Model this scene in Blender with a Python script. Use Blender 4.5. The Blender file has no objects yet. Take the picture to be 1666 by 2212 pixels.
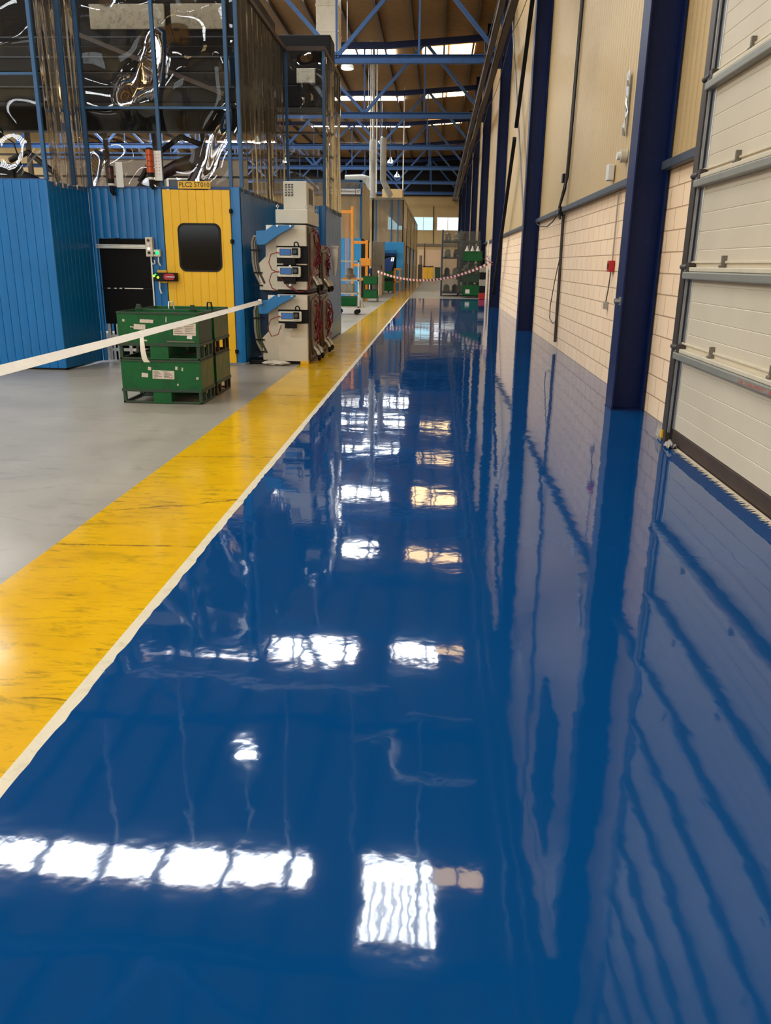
import bpy, bmesh, math, random
from mathutils import Vector, Matrix
random.seed(7)
PI = math.pi
scene = bpy.context.scene
COL = scene.collection

# ------------------------------------------------------------------ camera, world, exposure
F_PX, PITCH, YAW, ROLL, CAM_H = 1710.0, math.radians(17.45), math.radians(3.35), math.radians(0.78), 1.5
fw = Vector((-math.sin(YAW)*math.cos(PITCH), math.cos(YAW)*math.cos(PITCH), -math.sin(PITCH)))
rt = Vector((math.cos(YAW), math.sin(YAW), 0))
up = rt.cross(fw)
r2 = rt*math.cos(ROLL) + up*math.sin(ROLL)
u2 = up*math.cos(ROLL) - rt*math.sin(ROLL)
cam_data = bpy.data.cameras.new('camera')
cam = bpy.data.objects.new('camera', cam_data)
COL.objects.link(cam)
cam_data.sensor_fit = 'VERTICAL'
cam_data.sensor_height = 32.0
cam_data.lens = F_PX/2212.0*32.0
cam_data.clip_start, cam_data.clip_end = 0.05, 400
m = Matrix.Identity(4)
for i in range(3):
    m[i][0], m[i][1], m[i][2] = r2[i], u2[i], -fw[i]
m[0][3], m[1][3], m[2][3] = 0, 0, CAM_H
cam.matrix_world = m
scene.camera = cam

SKY_L, SKY_R, LAMP, BACK = 29.0, 8.0, 60.0, 4.4       # skylight sheets, yellowed sheets, lamps, added fill glazing
scene.view_settings.view_transform = 'Standard'
scene.view_settings.look = 'None'
scene.view_settings.gamma = 1.0
scene.view_settings.use_curve_mapping = False
scene.view_settings.exposure = 0.0
w = bpy.data.worlds.new('world'); scene.world = w; w.use_nodes = True
w.node_tree.nodes['Background'].inputs[0].default_value = (0.75, 0.85, 1, 1)
w.node_tree.nodes['Background'].inputs[1].default_value = 0.6
cy = scene.cycles
cy.max_bounces = 10; cy.diffuse_bounces = 5; cy.glossy_bounces = 4; cy.transmission_bounces = 4
cy.transparent_max_bounces = 24
cy.use_denoising = True
cy.sample_clamp_indirect = 8.0
cy.caustics_reflective = False; cy.caustics_refractive = False

# ------------------------------------------------------------------ materials
def lin(c):
    return tuple(((x/255)/12.92 if x/255 <= .04045 else ((x/255+.055)/1.055)**2.4) for x in c) + (1.0,)

class NT:
    def __init__(s, name):
        s.m = bpy.data.materials.new(name); s.m.use_nodes = True
        s.t = s.m.node_tree; s.t.nodes.clear()
        s.out = s.n('ShaderNodeOutputMaterial')
    def n(s, t, **kw):
        nd = s.t.nodes.new(t)
        for k, v in kw.items(): setattr(nd, k, v)
        return nd
    def l(s, a, b): s.t.links.new(a, b)
    def coords(s, scale=(1, 1, 1)):
        g = s.n('ShaderNodeTexCoord'); mp = s.n('ShaderNodeMapping')
        mp.inputs['Scale'].default_value = scale
        s.l(g.outputs['Object'], mp.inputs['Vector'])
        return mp.outputs['Vector']
    def noise(s, scale, detail=3, rough=.5, vec=None, dist=0):
        nd = s.n('ShaderNodeTexNoise'); nd.inputs['Scale'].default_value = scale
        nd.inputs['Detail'].default_value = detail; nd.inputs['Roughness'].default_value = rough
        nd.inputs['Distortion'].default_value = dist
        s.l(vec if vec is not None else s.coords(), nd.inputs['Vector'])
        return nd.outputs['Fac']
    def ramp(s, fac, stops):
        r = s.n('ShaderNodeValToRGB'); e = r.color_ramp.elements
        while len(e) < len(stops): e.new(.5)
        for i, (p, c) in enumerate(stops):
            e[i].position = p; e[i].color = c if len(c) == 4 else tuple(c)+(1,)
        s.l(fac, r.inputs['Fac']); return r.outputs['Color']
    def mix(s, fac, a, b):
        x = s.n('ShaderNodeMix', data_type='RGBA')
        for v, k in ((fac, 0), (a, 6), (b, 7)):
            if hasattr(v, 'links'): s.l(v, x.inputs[k])
            else: x.inputs[k].default_value = v
        return x.outputs[2]
    def bump(s, h, dist=.01, strength=1.0, normal=None):
        b = s.n('ShaderNodeBump'); b.inputs['Distance'].default_value = dist
        b.inputs['Strength'].default_value = strength
        s.l(h, b.inputs['Height'])
        if normal is not None: s.l(normal, b.inputs['Normal'])
        return b.outputs['Normal']
    def pbr(s, col, rough=.5, metal=0, spec=.5, normal=None, coat=0):
        p = s.n('ShaderNodeBsdfPrincipled')
        for k, v in (('Base Color', col), ('Roughness', rough), ('Metallic', metal), ('Specular IOR Level', spec), ('Coat Weight', coat)):
            if hasattr(v, 'links'): s.l(v, p.inputs[k])
            else: p.inputs[k].default_value = v
        if normal is not None: s.l(normal, p.inputs['Normal'])
        return p
    def done(s, sh):
        s.l(sh.outputs[0], s.out.inputs['Surface']); return s.m

def plain(name, c, rough=.5, metal=0, var=.10, scale=6, spec=.5, bump=0):
    t = NT(name); base = lin(c)
    d = tuple(x*(1-var*1.6) for x in base[:3]) + (1,)
    b = tuple(min(1, x*(1+var)) for x in base[:3]) + (1,)
    f = t.noise(scale, 4, .6)
    nrm = t.bump(t.noise(scale*6, 3, .6), bump) if bump else None
    return t.done(t.pbr(t.ramp(f, [(.3, d), (.7, b)]), rough, metal, spec, nrm))

def emit(name, c, s):
    t = NT(name); e = t.n('ShaderNodeEmission')
    e.inputs[0].default_value = lin(c); e.inputs[1].default_value = s
    return t.done(e)

M = {}
def worn(name, c, dirt, rough=.45, amount=(.52, .72), scale=5, spec=.45):
    t = NT(name)
    f = t.noise(scale, 7, .68, dist=.6)
    f2 = t.noise(scale*5, 4, .7)
    col = t.mix(t.ramp(f, [(amount[0], (0, 0, 0)), (amount[1], (1, 1, 1))]), lin(c), lin(dirt))
    col = t.mix(t.ramp(f2, [(.60, (0, 0, 0)), (.76, (.55, .55, .55))]), col, lin(tuple(int(x*.55) for x in c)))
    return t.done(t.pbr(col, rough, 0, spec, t.bump(f2, .002)))

M['blue_panel'] = plain('blue_panel', (8, 104, 168), .26, 0, .05, 2, .38)
M['yellow_panel'] = plain('yellow_panel', (238, 184, 14), .38, 0, .05, 2)
M['navy'] = worn('navy_paint', (10, 28, 72), (18, 36, 80), .45, (.52, .72), 5, .22)
M['truss_blue'] = worn('truss_blue_paint', (28, 74, 128), (22, 54, 98), .5)
M['black'] = plain('black_rubber', (9, 9, 10), .55, 0, .1, 6, .3)
M['black_gloss'] = plain('black_tinted_glass', (4, 4, 5), .10, 0, .05, 6, .22)
M['black_sheet'] = plain('black_sheet', (5, 4, 6), .4, 0, .1, 6, .12)
M['alu'] = plain('aluminium', (196, 196, 194), .32, .9, .08, 10)
M['steel'] = plain('grey_steel', (150, 150, 148), .42, .6, .1, 10)
M['galv'] = worn('galvanised_duct', (176, 176, 168), (140, 138, 128), .38)
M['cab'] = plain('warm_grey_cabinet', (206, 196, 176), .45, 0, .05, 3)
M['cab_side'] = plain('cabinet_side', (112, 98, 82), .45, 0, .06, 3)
M['cab_top'] = plain('light_grey_casing', (204, 200, 184), .45, 0, .04, 3)
M['white'] = plain('white_plastic', (222, 220, 212), .45, 0, .04)
M['tape'] = plain('white_tape', (244, 238, 224), .5, 0, .05, 8)
M['paper'] = worn('paper_label', (214, 200, 184), (176, 150, 130), .7, (.5, .7), 30)
M['ink'] = plain('ink', (52, 46, 44), .7)
M['sign_yellow'] = plain('sign_yellow', (226, 176, 28), .45, 0, .05)
M['green'] = worn('green_bin_paint', (5, 88, 38), (14, 62, 32), .45, (.52, .72), 4, .3)
M['green_dirty'] = worn('dirty_green_bin_paint', (62, 92, 46), (112, 98, 46), .5, (.40, .62), 5)
M['green_dark'] = worn('dark_green_steel', (24, 62, 40), (60, 52, 36), .5, (.45, .7), 9)
M['green_brown'] = worn('rusty_brown_steel', (52, 34, 26), (34, 44, 28), .6, (.45, .7), 9)
M['orange'] = plain('orange_paint', (226, 142, 34), .45, 0, .08)
M['red'] = plain('red_plastic', (176, 22, 26), .4, 0, .06)
M['red_cable'] = plain('red_cable', (128, 30, 40), .5)
M['dark_red'] = plain('dark_red_lens', (64, 12, 12), .25)
M['orange_lens'] = plain('orange_lens', (190, 74, 30), .25, 0, .08)
M['screen'] = emit('screen_blue', (92, 134, 190), .55)
M['led_green'] = emit('led_green', (30, 230, 120), 2.2)
M['led_lime'] = emit('led_lime', (170, 235, 50), 2.0)
M['led_white'] = emit('led_white', (250, 250, 250), 1.6)
M['hose'] = plain('grey_hose', (164, 156, 144), .5)
M['hose_dark'] = plain('dark_hose', (74, 72, 66), .5)
M['hose_green'] = plain('green_hose', (96, 130, 70), .5)
M['cloth'] = plain('white_rag', (214, 205, 190), .9, 0, .06, 20)
M['brown_steel'] = plain('brown_steel', (62, 46, 34), .6, 0, .15)
M['hood'] = worn('charcoal_hood', (13, 12, 12), (20, 18, 18), .6, (.52, .72), 5, .2)
M['hood_panel'] = worn('mottled_beige_panel', (190, 184, 164), (120, 112, 98), .6, (.5, .75), 14)
M['dark_bronze'] = plain('dark_bronze_frame', (62, 52, 44), .45, .2, .1)
M['door_panel'] = plain('door_panel', (204, 190, 164), .5, 0, .04, 1.2)
M['door_bar'] = plain('door_bar', (138, 136, 124), .42, .2, .06)
M['bar_lip'] = plain('bar_lip', (202, 190, 164), .45, 0, .05)
M['rail'] = worn('slate_rail', (64, 72, 82), (50, 54, 60), .5)
M['robot'] = worn('robot_casting', (44, 18, 16), (18, 15, 15), .4)
M['machine_grey'] = worn('machine_grey', (148, 142, 128), (120, 112, 98), .5)
M['mid_blue'] = plain('machine_blue', (42, 140, 196), .45, 0, .05)
M['dark_blue'] = plain('chute_blue', (18, 54, 112), .45, 0, .08)
M['tan_wall'] = plain('tan_wall', (186, 160, 112), .8, 0, .05, .8)
M['pink_wall'] = plain('pinkish_wall', (214, 182, 146), .8, 0, .04, .8)
M['yellow_bin'] = plain('yellow_bin', (222, 168, 28), .5, 0, .1)
M['lamp_lens'] = emit('lamp_lens', (240, 248, 255), LAMP)
M['win_blue'] = emit('daylit_window', (190, 236, 248), 1.5)
M['win_white'] = emit('daylit_window_white', (248, 250, 250), 1.7)
M['net_wrap'] = plain('translucent_wrap', (196, 190, 172), .35, 0, .08, 9)
M['beige_duct'] = worn('cream_duct', (226, 214, 190), (206, 190, 160), .5)
M['brush'] = plain('pale_bristle', (200, 184, 158), .8, 0, .15, 60)

def skylight_mat(name, c, s):
    t = NT(name); e = t.n('ShaderNodeEmission')
    e.inputs[0].default_value = lin(c)
    f = t.noise(1.2, 3, .5)
    mr = t.n('ShaderNodeMapRange'); mr.inputs[3].default_value = s*.85; mr.inputs[4].default_value = s*1.1
    t.l(f, mr.inputs[0]); t.l(mr.outputs[0], e.inputs[1])
    return t.done(e)
M['sky_white'] = skylight_mat('skylight_sheet', (247, 252, 255), SKY_L)
M['sky_warm'] = skylight_mat('yellowed_skylight_sheet', (255, 214, 150), SKY_R)
M['back_fill'] = skylight_mat('fill_glazing', (247, 252, 255), BACK)  # emitter for the fill glazing added behind the camera

# clear pvc: mostly see-through film, wavy glossy skin, a little haze
def pvc(name, tint, haze, amp, sx, amp2=0, fres=1.0, dif=(196, 180, 156)):
    t = NT(name)
    v = t.coords(sx)
    n1 = t.noise(1.0, 0, .4, v, .6)
    nrm = t.bump(n1, amp)
    if amp2: nrm = t.bump(t.noise(3.4, 1, .5, v), amp2, 1, nrm)
    gl = t.n('ShaderNodeBsdfGlossy'); gl.inputs['Roughness'].default_value = .015; t.l(nrm, gl.inputs['Normal'])
    tr = t.n('ShaderNodeBsdfTransparent'); tr.inputs[0].default_value = tint+(1,)
    df = t.n('ShaderNodeBsdfDiffuse'); df.inputs[0].default_value = lin(dif)
    fr = t.n('ShaderNodeFresnel'); fr.inputs['IOR'].default_value = 1.45; t.l(nrm, fr.inputs['Normal'])
    mul = t.n('ShaderNodeMath', operation='MULTIPLY'); mul.inputs[1].default_value = fres; mul.use_clamp = True
    t.l(fr.outputs[0], mul.inputs[0])
    a = t.n('ShaderNodeMixShader'); a.inputs[0].default_value = haze
    t.l(tr.outputs[0], a.inputs[1]); t.l(df.outputs[0], a.inputs[2])
    b = t.n('ShaderNodeMixShader'); t.l(mul.outputs[0], b.inputs[0])
    t.l(a.outputs[0], b.inputs[1]); t.l(gl.outputs[0], b.inputs[2])
    return t.done(b)
M['pvc'] = pvc('clear_pvc', (.88, .87, .85), .005, .62, (.95, .95, .95), .0, .85)
M['pvc_fold'] = pvc('folded_clear_pvc', (.74, .70, .64), .05, .06, (5, 5, .35), .006, .7)
M['pvc_wrap'] = pvc('wrap_film', (.74, .74, .71), .20, .06, (3, 3, 2), .01, .7, (150, 150, 138))
M['pvc_far'] = pvc('hazy_pvc', (.55, .52, .48), .45, .05, (2, 2, .6), 0, .6, (158, 144, 124))

# glossy fresh blue floor
def blue_floor():
    t = NT('fresh_blue_floor_coat')
    v = t.coords()
    n1 = t.noise(1.6, 2, .5, v, .3)
    n2 = t.noise(26, 2, .5, v)
    nrm = t.bump(n1, .0025)
    nrm = t.bump(t.noise(7, 2, .5, v), .0005, 1, nrm)
    nrm = t.bump(n2, .00008, 1, nrm)
    col = t.ramp(t.noise(.5, 2, .5, v), [(.3, lin((3, 60, 112))), (.7, lin((4, 63, 117)))])
    return t.done(t.pbr(col, .04, 0, .47, nrm))
M['floor_blue'] = blue_floor()

def stripe(name, a, b, scuff):
    t = NT(name)
    v = t.coords()
    vs = t.coords((.6, 2.2, 1))
    base = t.ramp(t.noise(2.0, 4, .6, v), [(.3, lin(a)), (.7, lin(b))])
    s1 = t.noise(5.5, 8, .72, vs, 1.2)
    s2 = t.noise(14, 6, .7, t.coords((.35, 2.4, 1)), .6)
    patch = t.ramp(t.noise(1.3, 3, .5, v), [(.38, (.12, .12, .12)), (.60, (1, 1, 1))])
    k1 = t.ramp(s1, [(.52, (0, 0, 0)), (.66, (.8, .8, .8))])
    k2 = t.ramp(s2, [(.56, (0, 0, 0)), (.66, (.75, .75, .75))])
    def mul(x, y):
        q = t.n('ShaderNodeMath', operation='MULTIPLY'); t.l(x, q.inputs[0]); t.l(y, q.inputs[1]); return q.outputs[0]
    col = t.mix(mul(k1, patch), base, lin(scuff))
    col = t.mix(mul(k2, patch), col, lin((88, 70, 20)))
    # hairline joints running across the stripe
    sp = t.n('ShaderNodeSeparateXYZ'); g = t.n('ShaderNodeTexCoord'); t.l(g.outputs['Object'], sp.inputs[0])
    wav = t.noise(3.0, 4, .6, v); brk = t.ramp(t.noise(9, 4, .6, v), [(.40, (.15, .15, .15)), (.52, (1, 1, 1))])
    for y0, sl, wa, wd in ((4.0, .04, .05, .009), (4.75, .42, .22, .013), (6.1, .10, .10, .008), (9.2, -.05, .1, .012)):
        e = t.n('ShaderNodeMath', operation='MULTIPLY_ADD'); e.inputs[1].default_value = -sl; e.inputs[2].default_value = -y0-1.66*sl+wa*.5
        t.l(sp.outputs['X'], e.inputs[0])
        f = t.n('ShaderNodeMath', operation='ADD'); t.l(e.outputs[0], f.inputs[0]); t.l(sp.outputs['Y'], f.inputs[1])
        h = t.n('ShaderNodeMath', operation='MULTIPLY_ADD'); h.inputs[1].default_value = -wa; t.l(wav, h.inputs[0]); t.l(f.outputs[0], h.inputs[2])
        ab = t.n('ShaderNodeMath', operation='ABSOLUTE'); t.l(h.outputs[0], ab.inputs[0])
        lt = t.ramp(ab.outputs[0], [(wd*.5, (.8, .8, .8)), (wd*1.4, (0, 0, 0))])
        col = t.mix(mul(lt, brk), col, lin((84, 62, 18)))
    nrm = t.bump(t.noise(2, 2, .5, v), .003)
    return t.done(t.pbr(col, .14, 0, .28, nrm))
M['floor_yellow'] = stripe('yellow_floor_paint', (204, 156, 3), (220, 172, 4), (120, 108, 18))
M['floor_yellow_old'] = stripe('aged_yellow_floor_paint', (196, 150, 52), (206, 160, 62), (150, 118, 56))

def concrete():
    t = NT('grey_floor_paint')
    v = t.coords()
    col = t.ramp(t.noise(.7, 6, .6, v), [(.3, lin((140, 133, 120))), (.7, lin((164, 156, 142)))])
    k = t.ramp(t.noise(3.2, 8, .72, t.coords((.7, 1.6, 1)), 1.4), [(.54, (0, 0, 0)), (.70, (.6, .6, .6))])
    col = t.mix(k, col, lin((112, 106, 96)))
    return t.done(t.pbr(col, .30, 0, .45, t.bump(t.noise(3, 3, .5, v), .002)))
M['floor_grey'] = concrete()
M['floor_white'] = worn('white_floor_line', (204, 192, 164), (184, 168, 136), .5, (.5, .72), 9)

def blockwork():
    t = NT('painted_blockwork')
    g = t.n('ShaderNodeTexCoord'); sp = t.n('ShaderNodeSeparateXYZ'); cb = t.n('ShaderNodeCombineXYZ')
    t.l(g.outputs['Object'], sp.inputs[0])
    t.l(sp.outputs['Y'], cb.inputs['X']); t.l(sp.outputs['Z'], cb.inputs['Y'])
    br = t.n('ShaderNodeTexBrick')
    br.inputs['Scale'].default_value = 1; br.inputs['Brick Width'].default_value = .42
    br.inputs['Row Height'].default_value = .205; br.inputs['Mortar Size'].default_value = .007
    br.inputs['Mortar Smooth'].default_value = .4
    br.inputs['Color1'].default_value = lin((252, 220, 182)); br.inputs['Color2'].default_value = lin((248, 214, 175))
    br.inputs['Mortar'].default_value = lin((196, 160, 122))
    t.l(cb.outputs[0], br.inputs['Vector'])
    inv = t.n('ShaderNodeMath', operation='SUBTRACT'); inv.inputs[0].default_value = 1; t.l(br.outputs['Fac'], inv.inputs[1])
    nrm = t.bump(inv.outputs[0], .006)
    nrm = t.bump(t.noise(30, 4, .6), .002, 1, nrm)
    return t.done(t.pbr(br.outputs['Color'], .75, 0, .25, nrm))
M['block'] = blockwork()
M['cladding'] = plain('cream_cladding', (198, 168, 118), .5, 0, .04, .7)
def roof_mat():
    t = NT('brown_roof_boards')
    v = t.coords((1, 9, 1))
    col = t.ramp(t.noise(2.2, 5, .6, v), [(.3, lin((104, 78, 48))), (.7, lin((134, 104, 66)))])
    return t.done(t.pbr(col, .8, 0, .2))
M['roof'] = roof_mat()
# ------------------------------------------------------------------ mesh helpers
WLOC = {}
class MB:
    def __init__(s): s.v = []; s.f = []; s.mi = []
    def add(s, vs, fs, mi=0):
        o = len(s.v); s.v += [tuple(p) for p in vs]; s.f += [tuple(i+o for i in f) for f in fs]; s.mi += [mi]*len(fs)
        return s
    def box(s, x0, x1, y0, y1, z0, z1, mi=0):
        vs = [(x, y, z) for z in (z0, z1) for y in (y0, y1) for x in (x0, x1)]
        return s.add(vs, [(0, 2, 3, 1), (4, 5, 7, 6), (0, 1, 5, 4), (2, 6, 7, 3), (0, 4, 6, 2), (1, 3, 7, 5)], mi)
    def bar(s, a, b, w, h=None, mi=0, upv=(0, 0, 1)):
        a, b = Vector(a), Vector(b); h = h or w; d = (b-a).normalized()
        u = Vector(upv)
        if abs(d.dot(u)) > .95: u = Vector((0, 1, 0))
        sd = d.cross(u).normalized(); u = sd.cross(d).normalized()
        vs = [p+sd*(w/2*i)+u*(h/2*j) for p in (a, b) for j in (-1, 1) for i in (-1, 1)]
        return s.add(vs, [(0, 2, 3, 1), (4, 5, 7, 6), (0, 1, 5, 4), (2, 6, 7, 3), (0, 4, 6, 2), (1, 3, 7, 5)], mi)
    def tube(s, pts, r, n=10, mi=0, closed=True):
        pts = [Vector(p) for p in pts]; rings = []
        ref = Vector((0, 0, 1))
        d0 = (pts[1]-pts[0]).normalized()
        if abs(d0.dot(ref)) > .9: ref = Vector((0, 1, 0))
        vs = []
        for i, p in enumerate(pts):
            d = ((pts[min(i+1, len(pts)-1)]-pts[max(i-1, 0)])).normalized()
            sd = d.cross(ref)
            if sd.length < 1e-4: sd = d.cross(Vector((1, 0, 0)))
            sd.normalize(); u = sd.cross(d).normalized(); ref = u
            rr = r[i] if isinstance(r, (list, tuple)) else r
            for k in range(n):
                an = 2*PI*k/n; vs.append(p+sd*(math.cos(an)*rr)+u*(math.sin(an)*rr))
        fs = []
        for i in range(len(pts)-1):
            for k in range(n):
                k2 = (k+1) % n
                fs.append((i*n+k, (i+1)*n+k, (i+1)*n+k2, i*n+k2))
        if closed:
            fs.append(tuple(range(n))); fs.append(tuple(reversed(range((len(pts)-1)*n, len(pts)*n))))
        return s.add(vs, fs, mi)
    def prism(s, poly, a0, a1, axis='y', mi=0):
        n = len(poly)
        def P(p, a):
            return {'y': (p[0], a, p[1]), 'x': (a, p[0], p[1]), 'z': (p[0], p[1], a)}[axis]
        vs = [P(p, a0) for p in poly]+[P(p, a1) for p in poly]
        fs = [tuple(range(n)), tuple(reversed(range(n, 2*n)))]
        for i in range(n): j = (i+1) % n; fs.append((i, i+n, j+n, j))
        return s.add(vs, fs, mi)
    def cyl(s, c, r, h, axis='z', n=20, mi=0, r2=None):
        c = Vector(c); ax = {'z': Vector((0, 0, 1)), 'y': Vector((0, 1, 0)), 'x': Vector((1, 0, 0))}[axis]
        return s.tube([c, c+ax*h], [r, r if r2 is None else r2], n, mi)
    def lathe(s, c, prof, n=24, mi=0):
        vs = []
        for r, z in prof:
            for k in range(n):
                a = 2*PI*k/n; vs.append((c[0]+r*math.cos(a), c[1]+r*math.sin(a), c[2]+z))
        fs = []
        for i in range(len(prof)-1):
            for k in range(n): fs.append((i*n+k, i*n+(k+1) % n, (i+1)*n+(k+1) % n, (i+1)*n+k))
        fs.append(tuple(reversed(range(n)))); fs.append(tuple(range((len(prof)-1)*n, len(prof)*n)))
        return s.add(vs, fs, mi)
    def build(s, name, mats, parent=None, bevel=0, smooth=0):
        o0 = WLOC[parent.name] if parent else Vector((0, 0, 0))
        me = bpy.data.meshes.new(name)
        me.from_pydata([tuple(Vector(p)-o0) for p in s.v], [], s.f)
        if not isinstance(mats, (list, tuple)): mats = [mats]
        for mm in mats: me.materials.append(mm)
        me.polygons.foreach_set('material_index', s.mi)
        bm = bmesh.new(); bm.from_mesh(me); bmesh.ops.recalc_face_normals(bm, faces=bm.faces); bm.to_mesh(me); bm.free()
        if smooth:
            me.shade_smooth(); me.set_sharp_from_angle(angle=math.radians(smooth))
        me.update()
        o = bpy.data.objects.new(name, me); COL.objects.link(o)
        if parent: o.parent = parent
        WLOC[o.name] = o0.copy()
        if bevel:
            b = o.modifiers.new('bevel', 'BEVEL'); b.width = bevel; b.segments = 2; b.limit_method = 'ANGLE'
        return o

def tag(o, label=None, cat=None, group=None, kind=None):
    if label: o['label'] = label
    if cat: o['category'] = cat
    if group: o['group'] = group
    if kind: o['kind'] = kind
    return o
def thing(name, label, cat, loc, group=None, kind=None):
    o = bpy.data.objects.new(name, None); COL.objects.link(o); o.location = loc; o.empty_display_size = .1
    WLOC[o.name] = Vector(loc)
    return tag(o, label, cat, group, kind)
def copy_tree(o, loc=None, parent=None):
    c = o.copy(); COL.objects.link(c)
    if parent is not None: c.parent = parent
    if loc is not None: c.location = loc; WLOC[c.name] = Vector(loc)
    else: WLOC[c.name] = Vector((0, 0, 0))
    for ch in list(o.children): copy_tree(ch, None, c)
    return c
def struct(o, label=None, cat='building'):
    return tag(o, label, cat, None, 'structure')

def boards(mb, p0, p1, z0, z1, pitch=.12, bulge=.004, groove=.006, thick=.04, flip=False, seg=4, mi=0):
    """upright boards between two plan points, grooves facing the right hand side of p0->p1 (left when flip)"""
    p0, p1 = Vector((p0[0], p0[1])), Vector((p1[0], p1[1])); d = p1-p0; L = d.length; d.normalize()
    n = Vector((d.y, -d.x)) * (-1 if flip else 1)
    k = max(1, round(L/pitch)); st = L/k; pts = []
    for i in range(k):
        s0 = i*st; pts.append((s0, -groove))
        for j in range(seg+1):
            t = j/seg; pts.append((s0+.006+(st-.012)*t, bulge*4*t*(1-t)))
    pts.append((L, -groove))
    poly = [tuple(p0+d*a+n*b) for a, b in pts]+[tuple(p1-n*thick), tuple(p0-n*thick)]
    return mb.prism(poly, z0, z1, 'z', mi)

def text_mesh(name, txt, size, mat, parent, origin, rx=(1, 0, 0), ry=(0, 0, 1), depth=.002, align='CENTER'):
    cu = bpy.data.curves.new('glyphs', 'FONT'); cu.body = txt; cu.size = size; cu.align_x = align; cu.align_y = 'CENTER'
    cu.extrude = depth
    o = bpy.data.objects.new('glyphs', cu); COL.objects.link(o)
    dg = bpy.context.evaluated_depsgraph_get(); dg.update()
    me = bpy.data.meshes.new_from_object(o.evaluated_get(dg))
    bpy.data.objects.remove(o)
    rx, ry = Vector(rx), Vector(ry); rz = rx.cross(ry)
    mb = MB(); mb.add([Vector(origin)+rx*v.co.x+ry*v.co.y+rz*v.co.z for v in me.vertices], [tuple(p.vertices) for p in me.polygons])
    bpy.data.meshes.remove(me)
    return mb.build(name, mat, parent)

def curtain(p0, p1, z0, z1, amp, pitch, seed=0, nz=24, gather=0):
    r = random.Random(seed); p0, p1 = Vector((p0[0], p0[1])), Vector((p1[0], p1[1])); d = p1-p0; L = d.length; d.normalize()
    n = Vector((d.y, -d.x)); nx = max(12, int(L/pitch*10))
    ph = [r.uniform(0, 6.28) for _ in range(6)]
    mb = MB(); vs = []
    for j in range(nz+1):
        t = j/nz; z = z0+(z1-z0)*t
        for i in range(nx+1):
            s = L*i/nx
            o = amp*(math.sin(2*PI*s/pitch+ph[0]+.6*math.sin(z*1.1+ph[1]))+.5*math.sin(2*PI*s/pitch*1.73+ph[2]+.5*z)+.35*math.sin(z*2.3+ph[3]+s*1.7))
            q = p0+d*s+n*o; vs.append((q.x, q.y, z))
    fs = [(j*(nx+1)+i, j*(nx+1)+i+1, (j+1)*(nx+1)+i+1, (j+1)*(nx+1)+i) for j in range(nz) for i in range(nx)]
    return mb.add(vs, fs)

def catenary(a, b, sag, n=24):
    a, b = Vector(a), Vector(b)
    return [a.lerp(b, i/n)-Vector((0, 0, sag*4*(i/n)*(1-i/n))) for i in range(n+1)]

# ------------------------------------------------------------------ setting: floor
WX = 2.3          # face of the right wall
def zroof(x): return 11.95+.07*x if x > -2.5 else 11.775+.0*x
YB, YF, XL = -12.0, 88.0, -32.0
struct(MB().box(XL, WX+.2, YB, YF, -.2, 0).build('floor', M['floor_grey']), 'grey painted concrete hall floor left of the yellow stripe', 'floor')
struct(MB().box(-2.05, -1.268, YB, 37.0, .0005, .0015).build('floor_yellow_stripe', M['floor_yellow']), 'scuffed bright yellow stripe beside the fresh blue floor', 'floor marking')
struct(MB().box(-2.05, -1.268, 37.0, YF-.5, .0005, .0015).build('floor_old_yellow_stripe', M['floor_yellow_old']), 'dull yellow stripe past the end of the blue floor', 'floor marking')
ys = [YB+i*.06 for i in range(int((37-YB)/.06)+1)]+[37.0]
rnd = random.Random(3)
def wob(y): return .002*math.sin(y*2.1)+.002*math.sin(y*5.3+1)+.002*math.sin(y*13+2)+.002*math.sin(y*29)+.002*math.sin(y*47)
mb = MB(); vs = []; fs = []
for i, y in enumerate(ys): vs += [(-1.268, y, .0022), (-1.205+wob(y)*.4, y, .0022)]
fs = [(2*i, 2*i+1, 2*i+3, 2*i+2) for i in range(len(ys)-1)]
struct(mb.add(vs, fs).build('floor_white_line', M['floor_white']), 'thin white line with ragged edge between yellow and blue floor', 'floor marking')
mb = MB(); vs = []
for i, y in enumerate(ys):
    xr = WX if not (1.7 < y < 7.22) else 2.11+.012*rnd.uniform(-1, 1)
    vs += [(-1.216+wob(y)+.003*rnd.uniform(-1, 1), y, .003), (xr, y, .003)]
struct(mb.add(vs, fs).build('floor_blue_coat', M['floor_blue']), 'wet looking glossy blue floor coating', 'floor')

# ------------------------------------------------------------------ setting: walls
DY0, DY1, DH = 1.7, 7.22, 7.1     # sectional door opening
def wall_strip(y0, y1):
    struct(MB().box(WX, WX+.2, y0, y1, 0, 2.42).build('wall_right_blockwork', M['block']), 'cream painted blockwork at the foot of the right wall', 'wall')
wall_strip(YB, DY0); wall_strip(DY1, YF)
def clad(y0, y1, z0, z1):
    mb = MB(); boards(mb, (WX-.0, y1), (WX-.0, y0), z0, z1, .155, .006, .020, .12, False, 6)
    struct(mb.build('wall_right_cladding', M['cladding'], None, 0, 30), 'cream ribbed sheet cladding above the blockwork', 'wall')
clad(DY1, YF, 2.42, 12.3); clad(YB, DY0, 2.42, 12.3); clad(DY0, DY1, DH, 12.3)
def rail(y0, y1):
    struct(MB().box(WX-.10, WX-.02, y0, y1, 2.42, 2.50).build('trim_rail', M['rail'], None, .006), 'slate grey steel rail along the right wall', 'trim')
rail(7.23, 8.72); rail(9.02, 19.42); rail(19.73, 30.12); rail(30.43, 40.8); rail(41.2, YF-.5)
struct(MB().box(XL, WX+.2, YF, YF+.2, 0, 13).build('wall_far', M['tan_wall']), 'cream far end wall with two windows', 'wall')
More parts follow.
